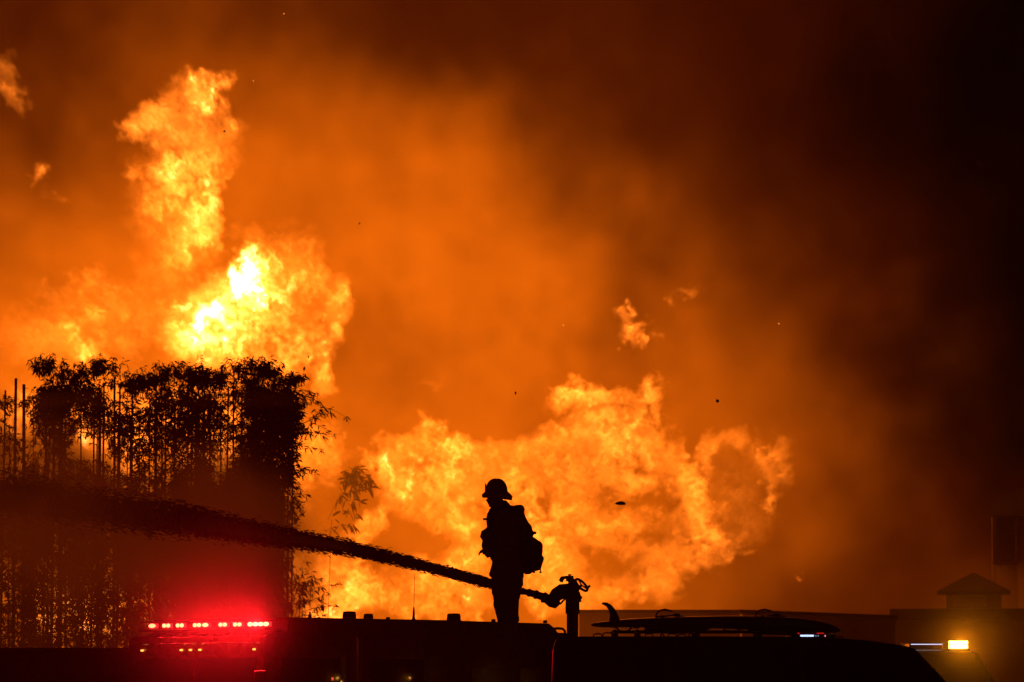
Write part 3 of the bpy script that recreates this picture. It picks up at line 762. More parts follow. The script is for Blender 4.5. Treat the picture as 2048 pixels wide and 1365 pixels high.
# loose front of the coat, chest radio pocket and the gear hanging at the belt
coat.tube([Q(975, 1058, -.05), Q(966, 1066, -.06), Q(961, 1074, -.06), Q(968, 1079, -.06)], [.02, .03, .012, .03], 8)
coat.tube([Q(973, 1078, -.05), Q(970, 1092, -.06), Q(972, 1106, -.05), Q(979, 1114, -.04)], [.05, .045, .035, .03], 10)
coat.tube([Q(984, 1140, -.04), Q(980, 1150, -.06), Q(983, 1155, -.06)], [.02, .018, .012], 8)
remeshed(coat, "turnout_coat", CLOTH(), man, .010, 2, .008, 11)
col_ = MB(); loft(col_, [(1001, 995, 1013, .08, .01), (1005, 990, 1016, .085, 0), (1012, 985, 1021, .10, 0), (1018, 983, 1022, .11, 0)]); remeshed(col_, "collar", CLOTH(), man, .008, 1, .003, 12)
tr_ = MB()
loft(tr_, [(1128, 985, 1045, .18, 0), (1145, 983, 1047, .19, 0), (1160, 982, 1046.5, .19, 0), (1172, 982.5, 1046, .19, 0)])
for sd in (-1, 1):
    a_, b_ = (0, 3) if sd < 0 else (-1, 0)
    loft(tr_, [(1150, 984, 1044, .10, sd*.09), (1168, 982, 1045+b_*.3, .105, sd*.095), (1185, 983.5, 1042+b_*.3, .10, sd*.10), (1200, 987, 1037.5+b_*.4, .095, sd*.105), (1212, 988.5+a_, 1037+b_*.5, .09, sd*.11), (1228, 992+a_, 1035+b_*.6, .088, sd*.11), (1243, 996+a_, 1035.5+b_, .09, sd*.11), (1252, 998, 1034, .085, sd*.11)])
remeshed(tr_, "turnout_trousers", CLOTH(), man, .010, 2, .009, 9)
for sd in (-1, 1):
    bt = MB(); a0 = Q(1016, 1250, sd*.11); bt.tube([a0+Vector((0, 0, .05)), a0, a0+Vector((-.01, 0, -.06))], [.066, .064, .06], 14)
    bt.ball(a0+Vector((-.075, 0, -.045)), (.13, .052, .034)); bt.box(tuple(a0+Vector((-.21, -.05, -.088))), tuple(a0+Vector((.065, .05, -.068))), bev=.012)
    bt.build("boot", RUBBER(), man)
# helmet: ribbed dome and a down-turned brim, long at the back
hm = MB(); n = 40; rg = []
hx0 = Q(993, 985)
for k in range(13):
    f = k/12; ph = f*math.pi/2
    ring = []
    for j in range(n):
        t = j*2*math.pi/n; rib = 1 + .06*abs(math.cos(t*4))**8*(.3+.7*math.sin(math.pi*min(1, f+.1)))
        r1 = math.cos(ph)**.80 if f < 1 else 0.02
        ring.append(hx0 + Vector((math.cos(t)*.134*r1*rib, math.sin(t)*.112*r1*rib, -.01+.178*math.sin(ph)**1.0*(1+.03*abs(math.cos(t*4))**6*(f < .98)))))
    rg.append(ring)
hm.rings(rg)
helmet = hm.build("helmet", mat("helmet_shell", (.45, .33, .05), .4, 0, .15, 8, .002), man)
br = MB(); rg = []
for f, dz in ((0.0, .012), (.35, .004), (.7, -.012), (1.0, -.030), (.86, -.066), (.6, -.060), (.3, -.030), (0, -.002)):
    ring = []
    for j in range(n):
        t = j*2*math.pi/n; c = math.cos(t)
        ext = (.030 if c < 0 else .046)*abs(c)**.8 + .028
        ring.append(hx0 + Vector((c*(.126+ext*f), math.sin(t)*(.110+ext*f*.8), dz*(1.0+.35*max(0, c)) - .012*max(0, c)*f)))
    rg.append(ring)
br.rings(rg, False); br.build("brim", _mats["helmet_shell"], helmet)
MB().box(tuple(Q(972, 984, -.028)), tuple(Q(970, 968, .028)), bev=.002).build("badge", _mats["helmet_shell"], helmet)
MB().tube([Q(966, 1039, -.05), Q(980, 1039, -.05)], .013, 8).build("radio_microphone", BLACK_PLASTIC(), man)
# pack
pk0 = Q(1062, 1147) + man.location
pack = empty("backpack", pk0); tag(pack, "bulky backpack with two dangling strap ends on the firefighter's back", "backpack")
def K(u, v, dy=0.0): return P(u, v, YP) + Vector((0, dy, 0)) - pk0
def kloft(mb, rows, n=20):
    rg = []
    for v, ul, ur, hd in rows:
        c = K((ul+ur)/2, v); hw = (ur-ul)/2*s_p
        rg.append([c + Vector((math.copysign(abs(math.cos(t))**.6, math.cos(t))*hw, math.copysign(abs(math.sin(t))**.6, math.sin(t))*hd, 0)) for t in [k*2*math.pi/n for k in range(n)]])
    return mb.rings(rg)
b = MB(); kloft(b, [(1010.5, 1032, 1043, .10), (1013, 1026, 1047.5, .13), (1019, 1024, 1050, .14), (1025, 1026, 1048, .14), (1034, 1030, 1051, .15), (1044, 1034, 1056, .155), (1053, 1036, 1063, .155), (1063, 1036, 1066.5, .155), (1072, 1036, 1067, .15), (1080, 1038, 1064, .14)])
b.box(tuple(K(1060, 1069, -.03)), tuple(K(1073, 1063.5, .03)), bev=.004)
remeshed(b, "upper_bag", NYLON(), pack, .009, 1, .004, 14)
b = MB(); kloft(b, [(1075, 1040, 1068, .13), (1079, 1038, 1073, .16), (1084, 1038, 1082, .17), (1091, 1038, 1086, .175), (1104, 1038, 1085.5, .175), (1111, 1038, 1084.5, .175), (1116, 1038, 1088, .175), (1122, 1038, 1087, .17), (1132, 1040, 1084, .165), (1140, 1043, 1081.5, .15), (1144, 1046, 1066, .13), (1149, 1050, 1060, .10)])
remeshed(b, "lower_bag", NYLON(), pack, .009, 1, .004, 14)
for u in (1068, 1081): MB().box(tuple(K(u-1.2, 1144.5, -.02)), tuple(K(u+1.2, 1137, .02)), bev=.001).build("strap_end", NYLON(), pack)
for u in (1068, 1081): MB().box(tuple(K(u-2.6, 1146.5, -.02)), tuple(K(u+2.4, 1143.5, .02)), bev=.002).build("buckle", BLACK_PLASTIC(), pack)
for sd in (-1, 1): MB().tube([K(1030, 1018, sd*.13), K(1010, 1014, sd*.15), K(985, 1026, sd*.16), K(979, 1050, sd*.20), K(990, 1085, sd*.22), K(1040, 1100, sd*.17)], .018, 8, flat=1.6).build("shoulder_strap", NYLON(), pack)
# ------------------------------------------------------------------ van with the paddle board
YV = 55.0; s_v = YV/F_PX
def V(u, v, dy=0.0): return P(u, v, YV) + Vector((0, dy, 0))
vb = V(1400, 1420); van = empty("van", (vb.x, YV, 0))
tag(van, "dark van with a roof rack carrying a surfboard, in front of the engine's tail", "van")
def vx(u): return V(u, 1300).x - van.location.x
def vz(v): return V(1400, v).z
prof = [(vx(1098), .45), (vx(1098), 1.3), (vx(1104), vz(1300)), (vx(1112), vz(1279)), (vx(1130), vz(1276)), (vx(1400), vz(1275.5)), (vx(1640), vz(1277)), (vx(1720), vz(1283)), (vx(1790), vz(1293)), (vx(1815), vz(1299)), (vx(1960), 1.42), (vx(2120), 1.22), (vx(2150), 1.0), (vx(2155), .45)]
MB().prism(prof, -.95, .95, bev=.02).build("van_body", DARK_PAINT(), van)
for u0, u1 in ((1150, 1330), (1360, 1560), (1600, 1740)):
    MB().box((vx(u0), -.960, 1.35), (vx(u1), -.951, vz(1308)), bev=.004).build("side_window", GLASS(), van)
x = vx(1345)
for u in (1345, 1580): MB().box((vx(u)-.006, -.954, .6), (vx(u)+.006, -.951, vz(1290)), bev=.001).build("door_seam", BLACK_PLASTIC(), van)
for u in (1370, 1605): MB().tube([(vx(u), -.955, 1.2), (vx(u), -.985, 1.2), (vx(u)+.14, -.985, 1.2), (vx(u)+.14, -.955, 1.2)], .01, 6).build("door_handle", CHROME(), van)
w0 = V(0, 0)
for u in (1250, 2020):
    for y in (-.82, .82): wheel(van, vx(u), y, .38, .24)
def VL(u, v, dy=0.0): return V(u, v, dy) - van.location
# roof rack: cross bars on feet, with small cleats
rk = MB()
for u in (1228, 1272, 1388, 1510):
    for dy in (-.42, .42):
        w = 4.5 if u in (1388, 1510) else 4
        rk.prism([(VL(u-w-2, 0).x, vz(1278)), (VL(u-w+1, 0).x, vz(1264)), (VL(u+w-1, 0).x, vz(1264)), (VL(u+w+2, 0).x, vz(1278))], dy-.03, dy+.03)
    rk.tube([VL(u, 1264, -.6), VL(u, 1264, .6)], .018, 8)
for y_ in (-.5, .5): rk.tube([VL(1222, 1264.5, y_), VL(1516, 1264.5, y_)], .010, 8)
rk.build("roof_rack", BLACK_PLASTIC(), van)
for u0, u1, v1 in ((1185, 1203, 1269), (1204, 1223, 1267), (1288, 1304, 1269), (1318, 1326, 1270), (1333, 1351, 1269), (1352, 1370, 1270), (1374, 1383, 1269)):
    MB().tube([VL(u0, 1277, -.5), VL(u0+1.5, v1+1.5, -.5), VL((u0+u1)/2, v1, -.5), VL(u1-1.5, v1+1.5, -.5), VL(u1, 1277, -.5)], 1.5*s_v, 6).build("cleat", BLACK_PLASTIC(), van)
# light bar at the front of the roof
lb = MB().box(tuple(VL(1577, 1279, -.55)), tuple(VL(1664, 1271, .55)), bev=.008).build("light_bar", BLACK_PLASTIC(), van)
MB().box(tuple(VL(1588, 1270.5, -.5)), tuple(VL(1650, 1266.5, .5)), bev=.006).build("light_bar_lid", mat("red_plastic", (.3, .01, .01), .3, 0, .1, 10, 0), lb)
for k in range(13):
    MB().box(tuple(VL(1595+k*2.05, 1275.2, -.566)), tuple(VL(1596.5+k*2.05, 1271.6, -.551)), bev=.001).build("led", emit("white_led", (.50, .66, 1.0), 2.0), lb)
for u in (1625, 1629.5): MB().box(tuple(VL(u, 1274.8, -.566)), tuple(VL(u+1.2, 1272.4, -.551)), bev=.001).build("led", emit("white_led_dim", (.5, .66, 1.0), .6), lb)
MB().box(tuple(VL(1643, 1275.2, -.566)), tuple(VL(1645, 1272, -.551)), bev=.001).build("red_led_or_reflection", emit("pink_led", (1, .25, .3), 1.2), lb)
for u0, u1 in ((1590, 1594), (1628, 1642)): MB().box(tuple(VL(u0, 1269.6, -.506)), tuple(VL(u1, 1267.4, -.5)), bev=.001).build("red_led_or_reflection", emit("red_led_or_reflection", (1, .02, .02), .5), lb)  # red reflections along the lid, imitated by small glowing boxes
for u0, u1, v1 in ((1657, 1670, 1273), (1671, 1681, 1274)):
    MB().tube([VL(u0, 1280, -.4), VL(u0+1.5, v1+1, -.4), VL(u1-1.5, v1, -.4), VL(u1, 1279, -.4)], 1.2*s_v, 6).build("cleat", BLACK_PLASTIC(), van)

# the board, fin up, tail to the left
board_base = V(1430, 1268)
board = empty("surfboard", board_base); tag(board, "long surfboard strapped upside down on the van roof, fin up at its left end", "surfboard")
def BL(u, v, dy=0.0): return V(u, v, dy) - board_base
rows = [(1182, 1248.5, 1251, .03), (1186, 1246.5, 1254, .09), (1200, 1244.5, 1256, .16), (1225, 1241.5, 1257, .22), (1260, 1238, 1257.5, .27), (1310, 1235.5, 1258, .31), (1370, 1233.5, 1259, .34), (1430, 1232.3, 1260, .35), (1490, 1232, 1262, .345), (1540, 1232.5, 1264, .33), (1590, 1235.5, 1266, .29), (1630, 1241, 1267.5, .23), (1655, 1247, 1268, .17), (1672, 1253.5, 1267.5, .10), (1680, 1259.5, 1265.5, .04)]
fr = []
rr_ = lerp_path([list(r) for r in rows], 90)
for u, vt, vbm, hw in rr_:
    c = BL(u, (vt+vbm)/2); h = (vbm-vt)/2*s_v
    fr.append([c + Vector((0, math.copysign(abs(math.cos(t))**.75, math.cos(t))*hw, math.copysign(abs(math.sin(t))**.9, math.sin(t))*h)) for t in [k*2*math.pi/28 for k in range(28)]])
MB().rings(fr).build("hull", mat("board_resin", (.5, .47, .40), .22, 0, .08, 3, .0005, coat=.6), board)
fin_l = [(1218, 1243), (1220, 1232), (1218, 1222), (1213, 1214), (1207, 1210), (1203, 1209)]
fin_r = [(1241, 1243), (1236, 1230), (1230, 1219), (1223, 1210.5), (1214, 1205.5), (1205, 1205)]
rg = []
for (ua, va), (ub, vb_) in zip(fin_l, fin_r):
    a_ = BL(ua, va); b_ = BL(ub, vb_); m_ = (a_+b_)/2; t_ = .010
    rg.append([a_, m_+Vector((0, -t_, 0)), b_, m_+Vector((0, t_, 0))])
MB().rings(rg).build("fin", mat("fin_resin", (.06, .05, .04), .3, 0, .2, 10, 0), board)
def strap(u, vt):
    s0 = empty("strap", V(u, vt)); 
    f = lambda uu, vv, dy=0.0: V(uu, vv, dy) - s0.location
    MB().tube([f(u-19, 1234, -.02), f(u-15, 1225.5, -.02), f(u-9, 1221, -.02), f(u, 1219.5, -.02), f(u+14, 1223, -.02)], [1.3*s_v, 1.5*s_v, 1.7*s_v, 1.9*s_v, 2.0*s_v], 8).build("webbing_loop", NYLON(), s0)
    MB().box(tuple(f(u+17, 1232.5, -.05)), tuple(f(u+30, 1227.5, .05)), bev=.008).build("buckle", BLACK_PLASTIC(), s0)
    MB().tube([f(u-19, 1234, -.02), f(u, 1233, -.02), f(u+16, 1231, -.02), f(u+42, 1234, -.02)], 1.4*s_v, 8).build("webbing", NYLON(), s0)
    MB().tube([f(u-6, 1233, -.36), f(u-6, 1231.4, 0), f(u-6, 1233, .36), f(u-6, 1262, .38), f(u-6, 1264, 0), f(u-6, 1262, -.38), f(u-6, 1233, -.36)], .012, 6, False, flat=.3).build("webbing", NYLON(), s0)
    return s0
tag(strap(1330, 1233), "looped cam strap over the surfboard's middle, nearer the fin", "strap", "straps holding the surfboard")
tag(strap(1529, 1233), "looped cam strap over the surfboard nearer its nose, above the blue-white lights", "strap", "straps holding the surfboard")
pad1 = MB(); pad1.prism([(VL(1285, 0).x, vz(1259)), (VL(1300, 0).x, vz(1266.5)), (VL(1392, 0).x, vz(1266)), (VL(1416, 0).x, vz(1259))], -.4, .4, bev=.008); pad1.build("rack_pad", RUBBER(), van)
pad2 = MB(); pad2.prism([(VL(1488, 0).x, vz(1260)), (VL(1492, 0).x, vz(1265.5)), (VL(1515, 0).x, vz(1269)), (VL(1636, 0).x, vz(1270)), (VL(1650, 0).x, vz(1266))], -.4, .4, bev=.006); pad2.build("rack_pad", RUBBER(), van)
for u0, u1 in ((1232, 1262), (1444, 1481)):
    MB().tube([BL(u0, 1256, -.2), BL(u0+5, 1262, -.2), BL((u0+u1)/2, 1266, -.2), BL(u1-5, 1262, -.2), BL(u1, 1256, -.2)], 2.0*s_v, 8).build("carry_loop", NYLON(), board)

# ------------------------------------------------------------------ pickup with the amber lamp
YT = 60.0; s_t = YT/F_PX
tb = P(1890, 1420, YT); pick = empty("pickup_truck", (tb.x, YT, 0))
tag(pick, "dark truck at the right with a bright amber lamp on its roof", "truck")
def T(u, v, dy=0.0): return P(u, v, YT) + Vector((0, dy, 0)) - pick.location
tx = lambda u: T(u, 1300).x; tz = lambda v: T(1890, v).z
MB().prism([(tx(1740), .5), (tx(1745), 1.35), (tx(1806), tz(1305)), (tx(1822), tz(1302)), (tx(1942), tz(1302.5)), (tx(1956), tz(1307)), (tx(2040), 1.42), (tx(2230), 1.32), (tx(2250), .5)], 0, 1.85, bev=.02).build("truck_body", DARK_PAINT(), pick)
for u0, u1 in ((1800, 1872), (1886, 1960)): MB().box((tx(u0), -.010, 1.45), (tx(u1), -.001, 2.1), bev=.003).build("side_window", GLASS(), pick)
for u in (1790, 2150):
    for y in (.14, 1.7): wheel(pick, tx(u), y, .4, .26)
lb = MB().box(tuple(T(1816, 1301.5, .1)), tuple(T(1942, 1298.5, 1.5)), bev=.004).build("light_bar", BLACK_PLASTIC(), pick)
MB().box(tuple(T(1820, 1286.5, .12)), tuple(T(1888, 1284.5, 1.48)), bev=.003).build("light_bar_lid", BLACK_PLASTIC(), lb)
MB().box(tuple(T(1821, 1298, .16)), tuple(T(1887, 1287, 1.44)), bev=.004).build("clear_housing", mat("smoky_plastic", (.03, .012, .01), .15, 0, .1, 5, 0), lb)
MB().box(tuple(T(1824, 1289.5, .145)), tuple(T(1887, 1288.0, .158)), bev=.001).build("white_lamp", emit("cool_strip", (.72, .70, 1.0), 1.3), lb)
MB().box(tuple(T(1822, 1299.3, .09)), tuple(T(1828, 1297.7, .099)), bev=.001).build("white_lamp", emit("cool_spot", (.8, .65, .6), 1.0), lb)
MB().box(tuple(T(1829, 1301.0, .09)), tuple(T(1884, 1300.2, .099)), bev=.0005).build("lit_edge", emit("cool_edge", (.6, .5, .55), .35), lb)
for v0, v1 in ((1282, 1288.6), (1289.6, 1297)):
    MB().box(tuple(T(1902, v1, .10)), tuple(T(1937, v0, .30)), bev=.006).build("amber_lamp", emit("amber_lamp", (1, .40, .045), 26), lb)
lamp(T(1918, 1289.5, .02) + pick.location, Vector((.15, -1, .1)), (1, .26, .004), 420, 150)
AMBER = T(1918, 1289.5, 0) + pick.location
MB().box(tuple(T(1899, 1282, .11)), tuple(T(1940, 1279.5, .5)), bev=.003).build("lamp_cap", BLACK_PLASTIC(), lb)
MB().box(tuple(T(1896, 1303.2, .01)), tuple(T(1952, 1302.4, .3)), bev=.0005).build("roof_rail", CHROME(), pick)

# ------------------------------------------------------------------ low garden wall before the bamboo
YW = 71.5
b = MB(); z0 = P(0, 1296, YW).z
def wall_of_blocks():
    w = empty("garden_wall", (P(-200, 0, YW).x, YW, 0))
    tag(w, "low concrete block wall in front of the bamboo hedge at the left edge", "wall")
    x1 = P(290, 0, YW).x - w.location.x; n = 8; hh = (z0-.06)/n
    MB().box((0, .015, 0), (x1, .185, z0-.06)).build("core", mat("mortar", (.25, .24, .22), .95), w)
    bl = MB().box((0.004, 0, .004), (.396, .2, hh-.004), bev=.006).mesh("block", mat("concrete_block", (.22, .20, .18), .95, 0, .2, 9, .01))
    for r in range(n-1, 2, -1):
        k = 0; x_ = -.2 if r % 2 else 0.0
        while x_ + .4 <= x1 + .01:
            o = bpy.data.objects.new("block", bl); COL.objects.link(o); o.parent = w; o.location = (x_+0.0, 0, r*hh); x_ += .4
    MB().box((-.03, -.03, z0-.06), (x1+.03, .23, z0), bev=.008).build("coping", mat("concrete", (.32, .31, .29)), w)
wall_of_blocks()

# ------------------------------------------------------------------ bamboo
YB = 78.0; s_b = YB/F_PX
rng = np.random.default_rng(77)
def leaf_mesh(name, C_, parent, size=(.10, .17), droop=.5, wind=.15, fan=6):
    """C_: array of twig ends (world, relative to the parent's origin); each carries a fan of narrow folded leaves"""
    n = len(C_); m = n*fan
    base = np.repeat(C_, fan, 0) + rng.normal(0, .018, (m, 3))
    a = rng.uniform(0, 2*np.pi, m); el = rng.normal(-.35, .55, m)
    d = np.stack([np.cos(a)*np.cos(el)+wind, np.sin(a)*np.cos(el)*.8, np.sin(el)], 1)
    d /= np.linalg.norm(d, axis=1)[:, None]
    ln = rng.uniform(size[0], size[1], m)[:, None]; wd = ln*rng.uniform(.085, .13, m)[:, None]
    r = rng.normal(0, 1, (m, 3)); s = np.cross(d, r); s /= np.linalg.norm(s, axis=1)[:, None]
    nn = np.cross(d, s); down = np.array([0, 0, -1.0])
    dr = ln*droop*rng.uniform(.2, 1, m)[:, None]
    p0 = base; p1 = base + d*ln*.35 + down*dr*.12; p2 = base + d*ln*.68 + down*dr*.42; p3 = base + d*ln*.95 + down*dr
    fold = nn*wd*.25
    v = np.stack([p0, p1+s*wd, p1-s*wd, p1-fold, p2+s*wd*.8, p2-s*wd*.8, p3], 1).reshape(-1, 3)
    k = (np.arange(m)*7)[:, None, None]
    t = np.array([[0, 1, 3], [0, 3, 2], [1, 4, 3], [3, 5, 2], [3, 4, 5], [4, 6, 5]])[None]
    f = (k+t).reshape(-1, 3)
    me = bpy.data.meshes.new(name); me.vertices.add(len(v)); me.vertices.foreach_set("co", v.astype(np.float32).ravel())
    me.loops.add(f.size); me.loops.foreach_set("vertex_index", f.astype(np.int32).ravel())
    me.polygons.add(len(f)); me.polygons.foreach_set("loop_start", np.arange(0, f.size, 3, dtype=np.int32))
    me.update(calc_edges=True); me.validate()
    me.materials.append(LEAF())
    o = bpy.data.objects.new(name, me); COL.objects.link(o); o.parent = parent; o["kind"] = "stuff"
    return o
def cane(parent, u, vtop, r_px, du=0.0, Y=YB, cut=True, vbot=1640):
    """jointed cane from the ground to its (cut) top"""
    p0 = P(u, 1420, Y); zt = P(u, vtop, Y).z; x0 = p0.x + du*s_b
    o = parent.location; pts = []; rr = []; n = max(4, int(zt/.32)); r = r_px*s_b
    for i in range(n+1):
        f = i/n; bend = math.sin(f*3+u)*.03
        c = Vector((x0*(1-f)+p0.x*f+bend*(1-f), Y, zt*f)) - o; taper = (1-.35*f) if cut else (1-.85*f)
        if 0 < i < n:
            pts += [c-Vector((0, 0, .012)), c, c+Vector((0, 0, .012))]; rr += [r*taper, r*taper*1.22, r*taper]
        else: pts.append(c); rr.append(r*taper)
    return MB().tube(pts, rr, 8).build("cane", CANE(), parent)
def twig(mb, p, q, r=.004):
    m_ = (p+q)/2 + Vector((0, 0, .03)); mb.tube([p, m_, q], [r, r*.8, r*.5], 5)
def bamboo(u, label, clouds, canes, twigs=(), strands=(), fine=(), Y=YB, group="bamboo plants of the hedge", size=(.06, .115), wind=.15, lift=0.0, spread=1.0):
    p = P(u, 1420, Y); root = empty("bamboo", (p.x, Y, 0)); tag(root, label, "bamboo", group)
    o = root.location; s = Y/F_PX
    for c in canes: cane(root, *c, Y=Y + (rng.uniform(-.3, .3)))
    pts = []
    for cu, cv, ru, rv, n in clouds:
        top_shift = (8*math.sin(cu*.045+1)+6*math.sin(cu*.13)) if u < 600 and cv < 830 else 0
        n = int(n*(1.15 if u == 510 else 1.05 if u < 600 else 1.6))
        c0 = P(cu, cv + top_shift, Y) - o
        q = rng.normal(0, 1, (n, 3)); q /= np.linalg.norm(q, axis=1)[:, None]; q *= rng.uniform(0, 1, (n, 1))**.55*1.12
        q[:, 0] *= 1 + .12*np.sin(q[:, 2]*7+cu); q = q*np.array([ru*s, .55, rv*s]) + rng.normal(0, .05, (n, 3))
        pts.append(q + np.array(c0))
    for su, v0, v1, n in strands:
        n = int(n*1.35)           # leaves hanging down one thin stem
        t = rng.uniform(0, 1, n); a0 = np.array(P(su, v0, Y)-o); a1 = np.array(P(su, v1, Y)-o)
        q = a0*(1-t[:, None]) + a1*t[:, None] + rng.normal(0, 1, (n, 3))*np.array([9*s, .22, .05])
        pts.append(q)
    tw = MB(); nt_ = 0
    for (ua, va), (ub, vb2), n in twigs:   # thin shoots carrying leaf fans along them
        dy = rng.uniform(-.25, .25); a0 = P(ua, va, Y)-o+Vector((0, dy, 0)); a1 = P(ub, vb2, Y)-o+Vector((0, dy, 0))
        twig(tw, a0, a1, .006 if n > 4 else .004); nt_ += 1
        t = np.linspace(.35, 1, n)[:, None]; q = np.array(a0)*(1-t)+np.array(a1)*t + rng.normal(0, .02*spread, (n, 3)); q[:, 2] += .03*np.sin(t[:, 0]*3.1)
        pts.append(q)
    if nt_: tw.build("shoots", CANE(), root)["kind"] = "stuff"
    leaf_mesh("foliage", np.concatenate(pts), root, size=size, wind=wind)
    return root
def strands_(u0, u1, n, v0=930, v1=1300, k=130):
    return [(rng.uniform(u0, u1), v0+rng.uniform(-20, 60), v1, k) for _ in range(n)]
def shoots(u0, u1, v, n, h=(16, 40), lean=14):
    out = []
    for _ in range(int(n*1.9)):
        a = rng.uniform(u0, u1); hh = rng.uniform(*h); v1_ = v + 9*math.sin(a*.045+1); out.append(((a, v1_), (a+rng.normal(0, lean), v1_-hh*1.15), int(rng.integers(2, 7))))
    return out
def canes_(u0, u1, n, v, r=(1.5, 2.6)):
    return [(rng.uniform(u0, u1), v+rng.uniform(-12, 40), rng.uniform(*r), rng.uniform(-8, 8)) for _ in range(n)]
bamboo(20, "thin bamboo at the left edge with two thick cut poles rising bare above it",
    [(12, 880, 30, 55, 55), (10, 800, 18, 18, 12), (70, 820, 24, 30, 40), (60, 930, 40, 40, 55)], [(27, 757, 4.2, -2), (43, 769, 4.8, 2), (6, 781, 2.8, -14), (62, 800, 1.6, 4), (15, 850, 1.6, 3)],
    shoots(0, 60, 812, 5, (10, 28)), strands_(-30, 78, 15) + strands_(80, 96, 3))
bamboo(105, "dense bamboo with a rounded leafy head, first one right of the thick cut poles",
    [(112, 790, 42, 42, 330), (110, 840, 36, 60, 260), (80, 850, 26, 50, 70), (120, 900, 30, 50, 90)], canes_(80, 135, 5, 790) + [(118, 830, 6, 0), (104, 800, 4, 0)],
    shoots(66, 150, 762, 16, (14, 38)), strands_(120, 128, 2) + strands_(98, 104, 1) + strands_(138, 146, 2))
bamboo(170, "leafy bamboo whose top carries the tallest sprays left of the cut canes",
    [(168, 785, 46, 40, 270), (190, 830, 30, 50, 150), (150, 850, 26, 30, 60)], canes_(150, 215, 6, 770) + [(204, 766, 2.8, 0)],
    shoots(140, 216, 758, 18, (14, 36)), strands_(152, 178, 4) + strands_(184, 200, 3))
bamboo(240, "sparser bamboo with three bare cut cane tops standing above its leaves",
    [(238, 830, 30, 50, 90), (262, 860, 34, 60, 190), (235, 900, 26, 40, 60)], [(225, 754, 3.4, 1), (236, 768, 3.0, -1), (261, 768, 3.0, 1)] + canes_(215, 275, 4, 800),
    shoots(222, 285, 790, 14, (18, 48), 8), strands_(206, 214, 2) + strands_(228, 262, 6))
bamboo(310, "bamboo with one tall thin shoot standing up left of the hedge's middle",
    [(300, 830, 34, 45, 110), (322, 800, 30, 30, 100), (330, 860, 34, 50, 170), (300, 900, 30, 40, 70)], canes_(285, 340, 6, 770),
    shoots(286, 345, 775, 16, (16, 40)) + [((312, 775), (312, 726), 5), ((357, 765), (354, 714), 1)], strands_(272, 292, 4) + strands_(306, 330, 5))
bamboo(372, "bamboo in the middle of the hedge with dark leaves massed at mid height",
    [(372, 810, 38, 45, 210), (380, 850, 40, 60, 250), (360, 900, 34, 50, 110)], canes_(345, 400, 6, 775),
    shoots(346, 402, 772, 16, (14, 36)), strands_(344, 400, 15))
bamboo(425, "bamboo with a pointed leafy leader, right of the hedge's middle",
    [(418, 810, 36, 45, 170), (436, 850, 34, 60, 140), (410, 900, 34, 40, 90)], canes_(400, 462, 7, 770) + [(464, 764, 2.8, 0)],
    shoots(398, 462, 772, 18, (14, 36)) + [((406, 775), (405, 722), 7), ((440, 775), (450, 730), 6)], strands_(400, 460, 17))
bamboo(510, "densest bamboo of the hedge, an almost solid dark mass of leaves",
    [(512, 800, 50, 42, 430), (516, 860, 46, 64, 520), (500, 925, 44, 60, 260), (552, 825, 36, 46, 240), (548, 890, 30, 50, 160)], canes_(475, 545, 7, 770),
    shoots(474, 560, 760, 22, (12, 32)) + [((516, 760), (522, 728), 5)], strands_(462, 540, 22, k=160))
bamboo(580, "bamboo at the right end of the hedge, its leafy branches blown out to the right",
    [(572, 800, 34, 34, 260), (578, 850, 26, 50, 260), (574, 910, 20, 40, 120), (570, 960, 16, 40, 60)], canes_(552, 590, 5, 775),
    shoots(560, 610, 766, 8, (8, 22)) + [((600, 780), (632, 790), 5), ((598, 790), (640, 806), 6), ((590, 900), (645, 815), 9), ((600, 850), (662, 826), 7), ((640, 812), (690, 832), 2), ((600, 870), (650, 870), 6), ((625, 845), (668, 874), 3), ((590, 900), (640, 900), 4), ((585, 930), (632, 945), 5), ((580, 950), (612, 940), 4), ((585, 880), (620, 860), 5), ((580, 970), (610, 985), 4)],
    strands_(530, 562, 10, k=120) + [(572, 930, 1120, 60), (590, 940, 1040, 30)], wind=.45)
bamboo(700, "slender young bamboo standing alone right of the hedge, leaning right above the water jet",
    [(706, 958, 24, 16, 16)], [(662, 1040, 1.2, -20)],
    [((655, 1040), (705, 942), 7), ((690, 975), (738, 960), 5), ((680, 990), (735, 975), 5), ((700, 960), (712, 928), 3), ((670, 1010), (720, 1000), 4), ((660, 1030), (715, 1030), 3), ((650, 1060), (700, 1050), 3)], Y=107.6, group="young bamboos right of the hedge", wind=.5, size=(.15, .25), spread=1.35)
bamboo(620, "low leafy bamboo right of the hedge, below the water jet beside the red lights",
    [(600, 1175, 26, 40, 22)], [(600, 1190, 1.2, -20)],
    [((590, 1235), (625, 1150), 6), ((600, 1215), (655, 1190), 5), ((600, 1225), (665, 1212), 6), ((590, 1235), (640, 1232), 5), ((580, 1200), (560, 1225), 4), ((600, 1180), (640, 1160), 4), ((575, 1180), (600, 1140), 4), ((620, 1180), (680, 1170), 3), ((585, 1215), (610, 1200), 5)], strands=[(560, 1100, 1290, 60), (575, 1120, 1290, 40), (545, 1080, 1290, 80)], Y=77, group="young bamboos right of the hedge", wind=.5)

